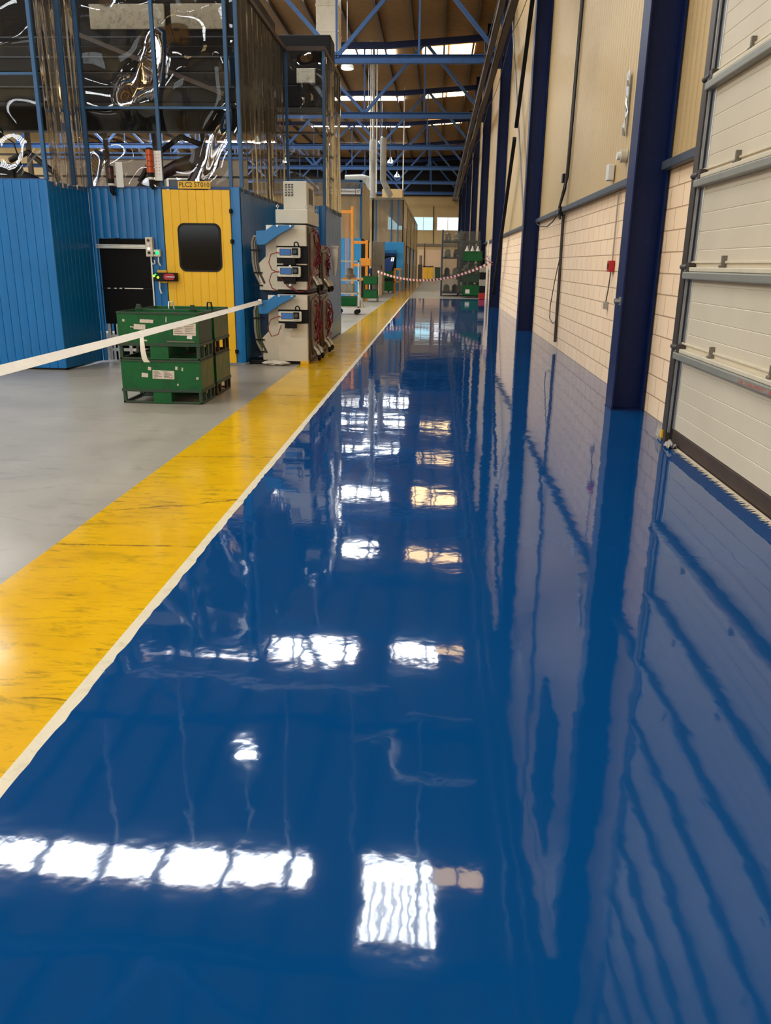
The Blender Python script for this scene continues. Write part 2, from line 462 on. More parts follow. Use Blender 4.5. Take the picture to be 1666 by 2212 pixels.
struct(MB().box(XL-.2, XL, YB, YF, 0, 13.5).build('wall_left', M['tan_wall']), 'tan wall on the far left of the hall', 'wall')
struct(MB().box(XL, WX+.2, YB-.2, YB, 0, 13).build('wall_back', M['tan_wall']), 'tan wall behind the photographer', 'wall')
# roof sheets
mb = MB()
for xa, xb in ((XL-.2, -2.5), (-2.5, WX+.2)):
    mb.add([(xa, YB, zroof(xa)), (xb, YB, zroof(xb)), (xb, YF+.2, zroof(xb)), (xa, YF+.2, zroof(xa)),
            (xa, YB, zroof(xa)+.1), (xb, YB, zroof(xb)+.1), (xb, YF+.2, zroof(xb)+.1), (xa, YF+.2, zroof(xa)+.1)],
           [(0, 1, 2, 3), (4, 7, 6, 5), (0, 4, 5, 1), (1, 5, 6, 2), (2, 6, 7, 3), (3, 7, 4, 0)])
struct(mb.build('ceiling', M['roof']), 'brown roof lining under the hall roof', 'ceiling')
PURL = [-2.9+1.45*k for k in range(-19, 4)]
for x in PURL:
    z = zroof(x)
    struct(MB().box(x-.045, x+.045, YB, YF, z-.24, z-.004).build('trim_purlin', M['brown_steel']), 'brown purlin running the length of the hall roof', 'purlin')

# steel columns and trusses
CY = [-12.0+0.2, -1.8, 8.87, 19.57, 30.27, 41.0, 51.7, 62.4, 73.1, 83.8]
ORD = ['', '', 'first', 'second', 'third', 'fourth', 'fifth', 'sixth', 'seventh', 'eighth']
for i, y in enumerate(CY):
    if i == 0: continue
    lab = (ORD[i]+' dark blue steel column along the right wall, counting from the white sectional door') if i > 1 else 'dark blue steel column behind the photographer'
    r = thing('column', lab, 'column', (2.1, y, 0), 'steel columns along the right wall', 'structure')
    MB().box(1.94, 1.958, y-.16, y+.16, .003, 11.9).build('flange', M['navy'], r, .003)
    MB().box(2.262, 2.28, y-.16, y+.16, .003, 11.9).build('flange', M['navy'], r, .003)
    MB().box(1.958, 2.262, y-.008, y+.008, .003, 11.9).build('web', M['navy'], r)
    MB().box(1.935, 2.285, y-.165, y+.165, .003, .012).build('base_plate', M['navy'], r)
def truss(i, y):
    r = thing('roof_truss', ('blue lattice roof truss, %s one ahead counting from the nearest column' % ORD[i]) if i > 1 else 'blue lattice roof truss behind the photographer',
              'truss', (0, y, 8.0), 'blue roof trusses', 'structure')
    def zt(x): return zroof(x)-.75
    mb = MB(); mb.box(XL+.1, 1.94, y-.11, y+.11, 8.23, 8.25); mb.box(XL+.1, 1.94, y-.11, y+.11, 7.99, 8.01); mb.box(XL+.1, 1.94, y-.01, y+.01, 8.01, 8.23)
    mb.build('bottom_chord', M['truss_blue'], r)
    mb = MB(); mb.bar((XL+.1, y, zt(XL)), (-2.5, y, zt(-2.5)), .2, .26); mb.bar((-2.5, y, zt(-2.5)), (1.94, y, zt(1.94)), .2, .26)
    mb.build('top_chord', M['navy'], r)
    xs = -3.65
    mw = MB()
    for k in range(-4, 2):
        xb = xs+k*5.6; xt = xb+2.8
        if xb > XL+1: MB().bar((xb, y, 8.2), (min(xt, 1.9), y, zt(min(xt, 1.9))), .13).build('diagonal', M['truss_blue'], r)
        if xt < 1.8 and xb+5.6 < 2.3: MB().bar((xt, y, zt(xt)), (min(xb+5.6, 1.9), y, 8.2), .13).build('diagonal', M['truss_blue'], r)
        for x in (xb, xt):
            if XL+1 < x < 1.8: MB().bar((x, y, 8.2), (x, y, zt(x)), .07).build('vertical', M['truss_blue'], r)
    # seat bracket to the column
    MB().box(1.75, 1.945, y-.1, y+.1, 7.85, 8.35).build('end_bracket', M['navy'], r)
for i, y in enumerate(CY):
    if i: truss(i, y)

# skylights: one strip left and one right of the aisle in every bay
SKB = [14.65+10.65*k for k in range(-2, 7)]
SO = ['behind the photographer', 'overhead of the photographer', 'in the nearest bay ahead', 'in the second bay ahead', 'in the third bay ahead', 'in the fourth bay ahead', 'in the fifth bay ahead', 'in the sixth bay ahead', 'in the seventh bay ahead']
def pane(parent, x0, x1, y0, y1, mat, rib=0):
    mb = MB(); n = 1
    if rib:
        n = int((x1-x0)/.19); 
        for k in range(n):
            a = x0+(x1-x0)*k/n; b = x0+(x1-x0)*(k+1)/n
            zm = zroof(a)-.07
            mb.add([(a+.03, y0, zm), (b-.03, y0, zm), (b-.03, y1, zm), (a+.03, y1, zm)], [(0, 1, 2, 3)])
        o = mb.build('pane', mat, parent)
        mb = MB()
        for k in range(n+1):
            a = x0+(x1-x0)*k/n; mb.box(a-.022, a+.022, y0, y1, zroof(a)-.085, zroof(a)-.03)
        mb.build('rib', M['white'], o)
        return o
    mb.add([(x0, y0, zroof(x0)-.07), (x1, y0, zroof(x1)-.07), (x1, y1, zroof(x1)-.07), (x0, y1, zroof(x0)-.07)], [(0, 1, 2, 3)])
    return mb.build('pane', mat, parent)
for k, y in enumerate(SKB):
    r = thing('skylight', 'white daylight strip of the roof left of the aisle, '+SO[k], 'skylight', (-6, y, 11.4), 'left roof light strips', 'structure')
    ya, yb = (y-1.9, y-.5) if k == 5 else (y-.62, y+.42)
    for p in range(14, 19): pane(r, PURL[p]+.07, PURL[p+1]-.07, ya, yb, M['sky_white'])
    pane(r, PURL[19]+.07, PURL[19]+.42, ya, yb, M['sky_white'])
    if k < 8:
        r = thing('skylight', 'roof light strip close to the right wall, '+SO[k], 'skylight', (0, y, 11.9), 'right roof light strips', 'structure')
        if k in (2, 3):
            a, b, c = ((-1.85, -.10, .50), (-.45, .45, 1.05))[k-2]
            pane(r, -1.2, .42, y+a, y+b, M['sky_white'], 1)
            pane(r, -1.2, .30, y+b+.04, y+c, M['sky_white'])
            pane(r, .36, .82, y+b+.04, y+c, M['sky_warm'])
            pane(r, .90, 1.40, y+b+.04, y+c, M['sky_warm'])
        else:
            a, b = (-1.15, .4) if k == 4 else (-1.9, .3)
            pane(r, -1.1, .18, y+a, y+b, M['sky_warm'])
            pane(r, .28, 1.55, y+a, y+b, M['sky_warm'])
    r = thing('skylight', 'roof light strip high over the left side of the hall, '+SO[k], 'skylight', (-20, y, 11.6), 'far left roof light strips', 'structure')
    for p in range(3, 11): pane(r, PURL[p]+.07, PURL[p+1]-.07, y-1.9, y+1.6, M['sky_white'])

# ------------------------------------------------------------------ sectional door on the right
def door():
    r = thing('door_1', 'tall off-white sectional door with horizontal seams and hinges', 'door', (2.13, 4.5, 0), None, 'structure')
    H = [.14, .83, 1.49, 2.20, 2.91, 3.6, 4.3, 5.0, 5.7, 6.4, DH]
    y0, y1 = DY0+.2, 7.03
    DX = 2.12
    for a, b in zip(H[:-1], H[1:]):
        prof = [(DX, a+.004)]
        for q in range(1, 5):
            zc = a+(b-a)*q/5; prof += [(DX, zc-.005), (DX+.003, zc), (DX, zc+.005)]
        prof += [(DX, b-.004), (DX+.045, b-.004), (DX+.045, a+.004)]
        mb = MB(); n = len(prof)
        vs = [(x, y0, z) for x, z in prof]+[(x, y1, z) for x, z in prof]
        fs = [tuple(range(n)), tuple(reversed(range(n, 2*n)))]+[(i, i+n, (i+1) % n+n, (i+1) % n) for i in range(n)]
        mb.add(vs, fs).build('panel', M['door_panel'], r)
        if a > .2:
            bar = MB().box(DX-.065, DX+.001, y0, 7.09, a-.085, a-.025).build('brace_bar', M['door_bar'], r, .010)
            MB().box(DX-.055, DX+.001, y0, 7.07, a-.023, a+.010).build('bar_lip', M['bar_lip'], r, .006)
            MB().box(DX-.014, DX+.001, y0, 7.05, a+.040, a+.058).build('seam_lip', M['bar_lip'], r, .004)
            for yy in (2.9, 4.0, 5.1, 6.25):
                h = MB(); h.box(DX-.034, DX+.001, yy-.015, yy+.015, a-.01, a+.095); h.cyl((DX-.034, yy-.024, a+.02), .013, .048, 'y', 10)
                h.build('hinge', M['hinge_steel'], r)
            ro = MB(); ro.cyl((DX-.045, 7.02, a+.012), .022, .16, 'y', 14); ro.box(DX-.06, DX-.005, 6.95, 7.03, a-.025, a+.045)
            ro.build('roller_bracket', M['dark_bronze'], r)
        if .7 < a < .9:
            MB().box(DX-.0665, DX-.0655, 4.2, 5.55, a-.07, a-.045).build('scrape', worn('red_scrape', (150, 84, 66), (138, 136, 124), .6, (.4, .6), 9), bar)
    MB().box(DX-.008, DX+.004, 6.97, 7.035, .14, DH).build('edge_stile', M['alu'], r, .003)
    MB().box(DX-.002, DX+.045, y0, y1, .012, .14).build('bottom_seal', M['brown_steel'], r, .012)
    fr = MB(); fr.box(2.075, 2.115, 7.09, 7.21, .003, DH+.1); fr.box(2.115, 2.297, 7.16, 7.21, .003, DH+.1)
    fr.box(2.075, 2.297, DY0+.02, DY0+.14, .003, DH+.1); fr.box(2.075, 2.297, DY0+.02, 7.21, DH+.02, DH+.2)
    fr.build('frame', M['dark_bronze'], r, .004)
    MB().box(2.085, 2.10, 7.045, 7.075, .10, DH).build('guide_track', M['steel'], r)
    MB().box(2.062, 2.074, 7.15, 7.205, .03, .10).build('foot_mark', M['sign_yellow'], r)
M['hinge_steel'] = plain('hinge_steel', (120, 112, 98), .5, .4, .1)
door()
struct(MB().box(2.105, 2.2, DY0+.16, 7.04, .003, .011).build('trim_threshold', M['brown_steel'], None, .002), 'dark brown steel threshold under the sectional door', 'threshold')
mb = MB(); rr = random.Random(5); y = DY0+.2
while y < 6.80:
    L = rr.uniform(.030, .075); a = rr.uniform(-.03, .03)
    mb.add([(2.112, y-.012, .012), (2.112, y+.012, .012), (2.112-L, y+a, .0055), (2.112, y, .004)], [(0, 1, 2), (0, 2, 3), (1, 3, 2)]); y += .009
tag(mb.build('brush_strip', M['brush']), 'pale bristly brush strip along the foot of the sectional door', 'brush strip')
# scraps of film at the foot of the door post
def scrap(name, c, s, label, seed, mat):
    r = random.Random(seed); mb = MB(); n = 9; vs = []
    for j in range(n):
        for i in range(n):
            vs.append((c[0]+s[0]*(i/(n-1)-.5)+r.uniform(-.25, .25)*s[0]/n, c[1]+s[1]*(j/(n-1)-.5), c[2]+s[2]*r.random()*(.3+math.sin(PI*i/(n-1)))))
    fs = [(j*n+i, j*n+i+1, (j+1)*n+i+1, (j+1)*n+i) for j in range(n-1) for i in range(n-1)]
    o = mb.add(vs, fs).build(name, mat); sd = o.modifiers.new('thick', 'SOLIDIFY'); sd.thickness = .002
    return tag(o, label, 'plastic scrap')
scrap('plastic_scrap', (2.06, 6.86, .008), (.08, .14, .06), 'crumpled pale plastic film at the near foot of the door frame', 2, M['hose'])
scrap('plastic_scrap', (2.10, 7.29, .008), (.09, .10, .13), 'tattered grey fibre tuft between blockwork and door frame', 4, M['hose'])

# ------------------------------------------------------------------ fittings on the right wall
r = thing('conduit', 'dark vertical wall conduit with looped cables on the blockwork', 'conduit', (2.24, 15.4, .1))
MB().tube([(2.262, 15.40, .12), (2.262, 15.45, 1.2), (2.255, 15.5, 2.38)], .028, 10).build('pipe', M['dark_bronze'], r, 0, 40)
MB().tube([(2.2, 15.5, 2.3), (2.17, 15.5, 2.5), (2.24, 15.42, 2.8), (2.26, 15.3, 4), (2.26, 15.1, 8), (2.26, 15.05, 11.7)], .022, 8).build('pipe', M['dark_bronze'], r, 0, 40)
for dy, rad in ((-.14, .012), (.1, .014)):
    MB().tube([(2.2, 15.5, 2.35), (2.17, 15.5+dy*.5, 2.5), (2.255, 15.4+dy, 3.0), (2.265, 15.1+dy, 8), (2.265, 15.05+dy, 11.7)], rad, 8).build('cable', M['black'], r, 0, 40)
pts = [(2.25, 15.55, 1.6), (2.22, 15.75, 1.2), (2.2, 15.95, .75), (2.2, 15.9, .52), (2.22, 15.6, .45), (2.25, 15.42, .5)]
MB().tube(pts, .008, 6).build('cable', M['black'], r, 0, 40)
pts = [(2.18, 18.9, 2.38), (2.17, 18.0, 2.28), (2.17, 17.0, 2.24), (2.17, 16.2, 2.3), (2.17, 15.55, 2.4)]
MB().tube(pts, .012, 6).build('cable', M['black'], r, 0, 40)
MB().tube([(2.2+.03*math.cos(a*1.1), 15.5+.11*math.cos(a*.7), 2.44+.07*math.sin(a*.9)) for a in range(24)], .016, 8).build('clamp', M['black'], r)
MB().box(2.23, 2.285, 15.75, 15.9, 2.95, 3.1).build('junction_box', M['black'], r, .006)
r = thing('fire_call_point', 'small red call point on the blockwork with a cable above', 'call point', (2.26, 10.99, 1.45))
MB().box(2.225, 2.298, 10.92, 11.06, 1.43, 1.57).build('housing', M['red'], r, .008)
MB().box(2.218, 2.226, 10.955, 11.025, 1.465, 1.535).build('button', M['dark_red'], r, .003)
MB().tube([(2.275, 10.99, 1.56), (2.275, 10.99, 2.40)], .010, 8).build('cable', M['hose'], r)
MB().tube([(2.275, 11.02, 1.44), (2.27, 11.06, 1.2), (2.27, 11.15, 1.02)], .008, 8).build('cable', M['hose_dark'], r)
MB().box(2.24, 2.298, 11.1, 11.17, .95, 1.05).build('plug', M['hose'], r, .006)
tag(MB().box(2.20, 2.285, 11.42, 11.56, 2.58, 2.78).build('junction_box', M['white'], None, .012), 'white junction box on the cladding just above the rail', 'junction box')
r = thing('detector', 'round pale detector on the cladding beside the first column', 'detector', (2.25, 10.8, 2.8))
MB().cyl((2.21, 10.8, 2.8), .075, .08, 'x', 20).build('body', M['net_wrap'], r, 0, 40)
MB().cyl((2.17, 10.8, 2.8), .045, .04, 'x', 16).build('cap', M['white'], r, 0, 40)
mb = MB(); rr = random.Random(8); vs = []
for j in range(9):
    for i in range(4): vs.append((2.262+rr.uniform(-.02, .012), 10.86+.05*i+.02*j*.3+rr.uniform(-.015, .015), 3.05+.09*j+rr.uniform(-.02, .02)))
fs = [(j*4+i, j*4+i+1, j*4+i+5, j*4+i+4) for j in range(8) for i in range(3)]
tag(mb.add(vs, fs).build('foil_patch', M['alu']), 'torn shiny foil patch on the cladding beside the first column', 'foil patch')
r = thing('socket_plug', 'silver plug on the flange of the first column', 'plug', (1.93, 8.75, 1.15))
MB().cyl((1.875, 8.78, 1.15), .026, .065, 'x', 14).build('body', M['alu'], r, 0, 40)
MB().box(1.93, 1.94, 8.74, 8.82, 1.11, 1.19).build('plate', M['steel'], r)

# cross bracing between second and third column
r = thing('wall_brace', 'black steel brace rising steeply from the foot of the third column', 'brace', (2.1, 30, .3), None, 'structure')
MB().bar((2.06, 29.9, .5), (2.06, 24.6, 4.9), .10, .10).build('lower_bar', M['black'], r)
MB().bar((2.06, 24.3, 5.15), (2.06, 19.85, 9.3), .10, .10).build('upper_bar', M['black'], r)
r = thing('wall_brace', 'pale grey flat brace rising from the second column towards the third', 'brace', (2.1, 20, 1.3), None, 'structure')
MB().bar((2.14, 19.8, 1.2), (2.14, 24.4, 5.1), .13, .03, 0, (1, 0, 0)).build('lower_bar', M['steel'], r)
MB().bar((2.14, 24.4, 5.1), (2.14, 29.9, 9.8), .13, .03, 0, (1, 0, 0)).build('upper_bar', M['steel'], r)

# cable trays under the trusses along the right wall
for x, wd, lab in ((1.42, .16, 'brown cable tray under the trusses, the one farther from the right wall'), (1.70, .20, 'brown cable tray under the trusses, the one closer to the right wall')):
    r = thing('cable_tray', lab, 'cable tray', (x, 30, 7.72))
    mb = MB(); mb.box(x-wd/2, x+wd/2, YB+.1, YF-.1, 7.70, 7.71); mb.box(x-wd/2, x-wd/2+.01, YB+.1, YF-.1, 7.70, 7.87); mb.box(x+wd/2-.01, x+wd/2, YB+.1, YF-.1, 7.70, 7.87)
    mb.build('tray', M['brown_steel'], r)
    for q in range(3):
        xx = x-wd/4+wd/4*q
        MB().tube([(xx+.02*math.sin(k*1.3+q), YB+.2+k*2.0, 7.73+.02*q) for k in range(49)], .014, 6).build('cable', M['hose_dark'] if q else M['steel'], r)
    for yy in CY[1:]: MB().bar((x, yy, 7.86), (x, yy, 7.995), .03).build('hanger', M['brown_steel'], r)
for q, xx in enumerate((1.28, 1.56, 1.9)):
    pts = []
    for k in range(0, 73):
        f = (k*1.25 % 10.7)/10.7
        pts.append((xx, -6+k*1.25, 7.84-.35*4*f*(1-f)*(.6+.3*q)))
    tag(MB().tube(pts, .010, 6).build('hanging_cable', M['hose'] if q == 1 else M['hose_dark']),
        ['thin sagging cable hanging left of the cable trays', 'pale sagging cable hanging between the cable trays', 'sagging cable hanging close to the column tops'][q], 'cable')

# ------------------------------------------------------------------ welding booth on the left
BP = M['blue_panel']
M['post_blue'] = plain('post_blue', (22, 78, 122), .4, 0, .08)
booth = thing('welding_booth', 'blue panelled welding booth with clear curtains and a yellow door', 'booth', (-4, 12, 0))
def bpart(mb, name, mat, bevel=0, smooth=0, parent=None): return mb.build(name, mat, parent or booth, bevel, smooth)
mb = MB(); boards(mb, (-9.0, 10.95), (-5.17, 10.95), .03, 2.49); bpart(mb, 'panel', BP, 0, 30)
mb = MB(); boards(mb, (-5.17, 10.95), (-5.05, 11.95), .03, 2.48, .10, 0, .007); bpart(mb, 'panel', BP, 0, 30)
mb = MB(); boards(mb, (-5.05, 11.95), (-4.99, 11.95), .03, 2.48); boards(mb, (-4.18, 11.95), (-3.975, 11.95), .03, 2.48); boards(mb, (-4.99, 11.95), (-4.18, 11.95), 1.80, 2.48)
bpart(mb, 'panel', BP, 0, 30)
mb = MB(); boards(mb, (-2.975, 11.95), (-2.84, 11.95), .03, 2.50, .15); bpart(mb, 'panel', BP, 0, 30)
mb = MB(); boards(mb, (-2.84, 11.95), (-2.84, 15.6), .03, 2.50, .10, 0, .008); bpart(mb, 'panel', BP, 0, 30)
mb = MB(); boards(mb, (-2.80, 15.6), (-2.1, 15.6), .03, 2.50, .12); bpart(mb, 'panel', BP, 0, 30)
mb = MB(); boards(mb, (-2.1, 15.6), (-2.1, 18.0), .03, 2.50, .12); bpart(mb, 'panel', BP, 0, 30)
mb = MB(); mb.box(-9, -5.18, 10.97, 11.0, .004, .03); mb.box(-5.20, -5.18, 10.97, 11.9, .004, .03)
bpart(mb, 'base_gap', M['black'])
bpart(MB().box(-2.13, -2.11, 15.62, 17.98, .004, .03), 'base_gap', M['black'])
# door
dr = MB(); boards(dr, (-3.965, 11.945), (-2.985, 11.945), .03, 2.46, .122, .002, .005, .05)
dr = bpart(dr, 'door', M['yellow_panel'], 0, 30)
def rrect(x0, x1, z0, z1, rad, n=8):
    p = []
    for cx, cz, a0 in ((x1-rad, z1-rad, 0), (x0+rad, z1-rad, 90), (x0+rad, z0+rad, 180), (x1-rad, z0+rad, 270)):
        for k in range(n+1):
            a = math.radians(a0+90*k/n); p.append((cx+rad*math.cos(a), cz+rad*math.sin(a)))
    return p
MB().prism(rrect(-3.77, -3.135, 1.345, 2.015, .10), 11.935, 11.944, 'y').build('window_gasket', M['black'], dr)
MB().prism(rrect(-3.74, -3.165, 1.375, 1.985, .08), 11.929, 11.936, 'y').build('window_pane', M['black_gloss'], dr)
for z in (.20, 1.77, 2.18):
    h = MB(); h.cyl((-2.975, 11.925, z-.03), .018, .06, 'z', 12); h.box(-3.0, -2.95, 11.93, 11.945, z-.025, z+.025); h.build('hinge', M['black'], dr)
# shutter opening
sh = MB().box(-4.985, -4.185, 12.02, 12.05, .57, 1.79).build('shutter', M['black_sheet'], booth)
MB().box(-4.985, -4.185, 11.99, 12.03, 1.08, 1.095).build('hem_bar', M['black'], sh)
MB().box(-4.72, -4.36, 11.982, 11.995, 1.083, 1.098).build('handle_bar', M['alu'], sh)
for xx in (-4.80, -4.68, -4.90): MB().box(xx, xx+.04, 11.982, 11.995, 1.083, 1.097).build('rivet_plate', M['alu'], sh)
mb = MB(); mb.box(-5.0, -4.24, 11.93, 11.99, 1.655, 1.665); mb.box(-5.0, -4.24, 11.93, 11.99, 1.70, 1.71); mb.box(-5.0, -4.24, 11.97, 11.99, 1.665, 1.70); mb.box(-5.0, -4.24, 11.93, 11.94, 1.675, 1.688)
bpart(mb, 'shutter_rail', M['alu'])
bpart(MB().box(-4.195, -4.175, 11.925, 11.945, .58, 1.54), 'shutter_guide', M['alu'])
mb = MB()
for xx in (-4.97, -4.84, -4.66, -4.5, -4.3): mb.box(xx, xx+.045, 12.03, 12.08, .03, .57); mb.box(xx+.02, xx+.025, 12.02, 12.03, .03, .57)
for zz in (.16, .36): mb.box(-4.98, -4.19, 12.04, 12.07, zz, zz+.045)
bpart(mb, 'profile_frame', M['alu'])
bpart(MB().box(-4.98, -4.19, 12.3, 12.34, .0, 1.79), 'dark_backing', M['black_sheet'])
# posts and rails above the panels
TOP = 5.05
for x, y, z0 in ((-5.19, 10.99, 2.49), (-5.09, 11.60, 2.48), (-5.02, 11.99, 2.48), (-3.97, 12.0, 2.48), (-2.97, 12.0, 2.50), (-2.815, 11.99, 2.5), (-2.125, 15.64, 2.5), (-2.80, 15.64, 2.5), (-2.125, 17.97, 2.5), (-7.1, 10.99, 2.49), (-9, 10.99, 2.49)):
    bpart(MB().box(x-.025, x+.025, y-.025, y+.025, z0, TOP), 'post', M['post_blue'], .004)
mb = MB(); mb.box(-9, -5.19, 10.97, 11.01, TOP, TOP+.06); mb.box(-5.21, -5.05, 10.97, 12.0, TOP, TOP+.06); mb.box(-5.04, -2.80, 11.97, 12.02, TOP, TOP+.06)
mb.box(-2.84, -2.79, 12.0, 15.62, TOP, TOP+.07); mb.box(-2.84, -2.09, 15.6, 15.66, TOP, TOP+.07); mb.box(-2.15, -2.09, 15.66, 18.0, TOP, TOP+.07)
bpart(mb, 'top_rail', M['brown_steel'])
mb = MB(); mb.box(-5.02, -2.97, 11.985, 12.015, 3.51, 3.54); mb.box(-9, -5.19, 10.975, 11.005, 3.73, 3.76)
bpart(mb, 'cross_rail', M['post_blue'])
mb = MB(); mb.box(-9, -5.19, 10.95, 11.0, 2.485, 2.505); mb.box(-5.06, -3.97, 11.94, 12.0, 2.475, 2.50); mb.box(-3.97, -2.84, 11.95, 12.0, 2.475, 2.505)
bpart(mb, 'sill_rail', M['truss_blue'])
# curtains
cur = [((-9, 11.03), (-5.16, 11.03), .012, .9, 'pvc'), ((-5.15, 11.05), (-5.03, 12.0), .014, .35, 'pvc_fold'), ((-5.0, 12.035), (-3.99, 12.035), .012, .9, 'pvc'), ((-3.95, 12.035), (-2.86, 12.035), .012, .8, 'pvc'),
       ((-2.835, 12.05), (-2.835, 15.58), .022, .33, 'pvc_fold'), ((-2.77, 15.66), (-2.15, 15.66), .010, .5, 'pvc'), ((-2.11, 15.7), (-2.11, 18.0), .030, .30, 'pvc_fold')]
for i, (a, b, amp, pit, mm) in enumerate(cur):
    bpart(curtain(a, b, 2.42 if i != 4 else 2.45, TOP+.02, amp, pit, i+3), 'curtain', M[mm], 0, 180)
# rear frame
for x in (-8.3, -6.7, -5.7, -4.72, -3.4):
    bpart(MB().box(x-.04, x+.04, 16.9, 16.98, 0, 4.3), 'rear_post', M['dark_bronze'])
mb = MB()
for z in (2.0, 3.1, 3.5, 3.92, 4.26): mb.box(-9, -2.2, 16.91, 16.97, z-.02, z+.02)
bpart(mb, 'rear_rail', M['dark_bronze'])
mb = MB(); boards(mb, (-9, 17.0), (-2.2, 17.0), .03, 2.4, .2); bpart(mb, 'panel', BP, 0, 30)

# fume hood of dark beams above the booth
hood = thing('fume_hood', 'dark charcoal extraction hood seen through the clear booth curtains', 'hood', (-5.9, 14.6, 3.75))
MB().box(-8.8, -3.15, 13.2, 13.5, 3.80, 4.22).build('front_beam', M['hood'], hood, .02)
MB().box(-8.8, -3.15, 13.5, 16.6, 4.2, 4.26).build('canopy', M['hood'], hood)
MB().box(-8.8, -3.15, 13.4, 13.7, 4.26, 4.62).build('front_beam', M['hood'], hood, .02)
MB().box(-8.8, -3.15, 13.6, 16.6, 4.62, 5.75).build('housing', M['hood'], hood, .03)
MB().box(-8.8, -3.15, 16.3, 16.6, 3.85, 4.3).build('rear_beam', M['hood'], hood, .02)
for x0, x1 in ((-5.45, -4.28), (-4.18, -3.35)):
    MB().box(x0, x1, 13.55, 13.61, 4.88, 5.22).build('filter_panel', M['hood_panel'], hood, .01)
for zz in (4.0, 4.45, 4.72):
    MB().box(-8.8, -3.15, 13.17 if zz < 4.2 else 13.37, 13.2 if zz < 4.2 else 13.4, zz, zz+.02).build('trim_strip', M['rail'], hood)
MB().bar((-5.6, 13.12, 4.75), (-3.3, 13.12, 3.9), .06, .06).build('stay_bar', M['dark_bronze'], hood)
hood2 = thing('fume_hood', 'dark hood with one beige box behind the far booth corner', 'hood', (-2.9, 17.6, 4.4))
MB().box(-3.6, -2.2, 17.2, 17.9, 4.42, 4.82).build('front_beam', M['hood'], hood2, .02)
MB().box(-3.6, -2.2, 17.25, 17.9, 4.82, 5.7).build('housing', M['hood'], hood2, .02)
MB().box(-2.86, -2.5, 17.15, 17.25, 4.84, 5.10).build('filter_panel', M['hood_panel'], hood2, .01)

# robots inside the booth
def robot(x, y, z, flip, label, mat):
    r = thing('welding_robot', label, 'robot', (x, y, 0))
    MB().lathe((x, y, 0), [(.42, 0), (.42, .06), (.3, .1), (.28, z-.9), (.34, z-.85), (.34, z-.7)], 24).build('pedestal', mat, r, 0, 40)
    s = flip
    MB().tube([(x, y, z-.75), (x+.05*s, y, z-.4), (x+.3*s, y, z+.05)], [.20, .17, .12], 16).build('lower_arm', mat, r, 0, 50)
    mb = MB(); mb.tube([(x+.3*s, y-.2, z+.08), (x+.3*s, y+.2, z+.08)], .18, 20); mb.tube([(x+.3*s, y, z+.1), (x-.2*s, y-.1, z-.05), (x-.75*s, y-.2, z-.35)], [.14, .10, .07], 14)
    mb.build('upper_arm', mat, r, 0, 50)
    MB().tube([(x-.75*s, y-.2, z-.35), (x-.95*s, y-.25, z-.55)], [.07, .05], 12).build('wrist', M['black'], r, 0, 50)
    MB().tube([(x-.95*s, y-.25, z-.55), (x-1.02*s, y-.27, z-.75), (x-1.0*s, y-.27, z-.9)], [.03, .025, .012], 10).build('torch', M['steel'], r, 0, 50)
    MB().tube([(x+.25*s, y, z+.3), (x-.1*s, y-.05, z+.42), (x-.55*s, y-.15, z+.1), (x-.8*s, y-.2, z-.3)], .045, 10).build('hose_pack', M['black'], r, 0, 50)
    return r
robot(-4.25, 14.3, 3.05, 1, 'dark maroon robot arm behind the curtain above the yellow door', M['robot'])
robot(-6.9, 13.9, 2.75, -1, 'dark robot arm behind the curtain over the left blue block', M['hood'])
r = thing('work_lamp', 'small gooseneck work lamp behind the left curtain', 'lamp', (-6.9, 13.0, 2.4))
MB().tube([(-7.15, 13.0, 2.4), (-7.1, 13.0, 2.9), (-6.95, 13.0, 3.3), (-6.86, 13.0, 3.38)], .018, 8).build('stem', M['black'], r, 0, 50)
MB().tube([(-6.92, 13.0, 3.36), (-6.78, 12.97, 3.34)], [.04, .075], 14).build('lamp_shade', M['black'], r, 0, 50)
MB().tube([(-6.82, 13.0, 3.36), (-6.6, 13.0, 3.2), (-6.5, 13.0, 2.8), (-6.5, 13.0, 2.4)], .012, 8).build('cord', M['black'], r, 0, 50)

# ---- things mounted on the booth
r = thing('control_box', 'pale grey push button box at the top right of the black shutter', 'control box', (-4.18, 11.93, 1.55))
MB().box(-4.235, -4.13, 11.86, 11.945, 1.545, 1.815).build('housing', M['cab'], r, .008)
for z, c, nm in ((1.77, 'dark_red', 'push_button'), (1.71, 'white', 'push_button'), (1.655, 'led_white', 'lit_button'), (1.60, 'black', 'push_button')):
    MB().cyl((-4.185, 11.846, z), .018, .016, 'y', 16).build(nm, M[c], r, 0, 40)
MB().tube([(-4.17, 11.9, 1.545), (-4.17, 11.88, 1.48), (-4.15, 11.88, 1.44), (-4.12, 11.89, 1.45), (-4.13, 11.9, 1.5)], .008, 8).build('cable', M['white'], r, 0, 50)
r = thing('control_box', 'small square box with a green lamp beside the push button box', 'control box', (-4.08, 11.93, 1.55))
MB().box(-4.125, -4.03, 11.87, 11.945, 1.548, 1.645).build('housing', M['cab_top'], r, .006)
MB().cyl((-4.068, 11.85, 1.6), .022, .022, 'y', 18).build('lit_button', M['led_green'], r, 0, 40)
MB().cyl((-4.11, 11.855, 1.597), .012, .018, 'y', 12).build('push_button', M['black'], r, 0, 40)
MB().tube([(-4.065, 11.9, 1.548), (-4.065, 11.89, 1.47), (-4.045, 11.9, 1.42)], .010, 8).build('cable', M['white'], r, 0, 50)
r = thing('safety_switch', 'black door safety switch with red slide bolt and lime lamps', 'switch', (-4.0, 11.93, 1.25))
MB().box(-4.10, -3.965, 11.915, 11.945, 1.18, 1.36).build('mounting_plate', M['sign_yellow'], r)
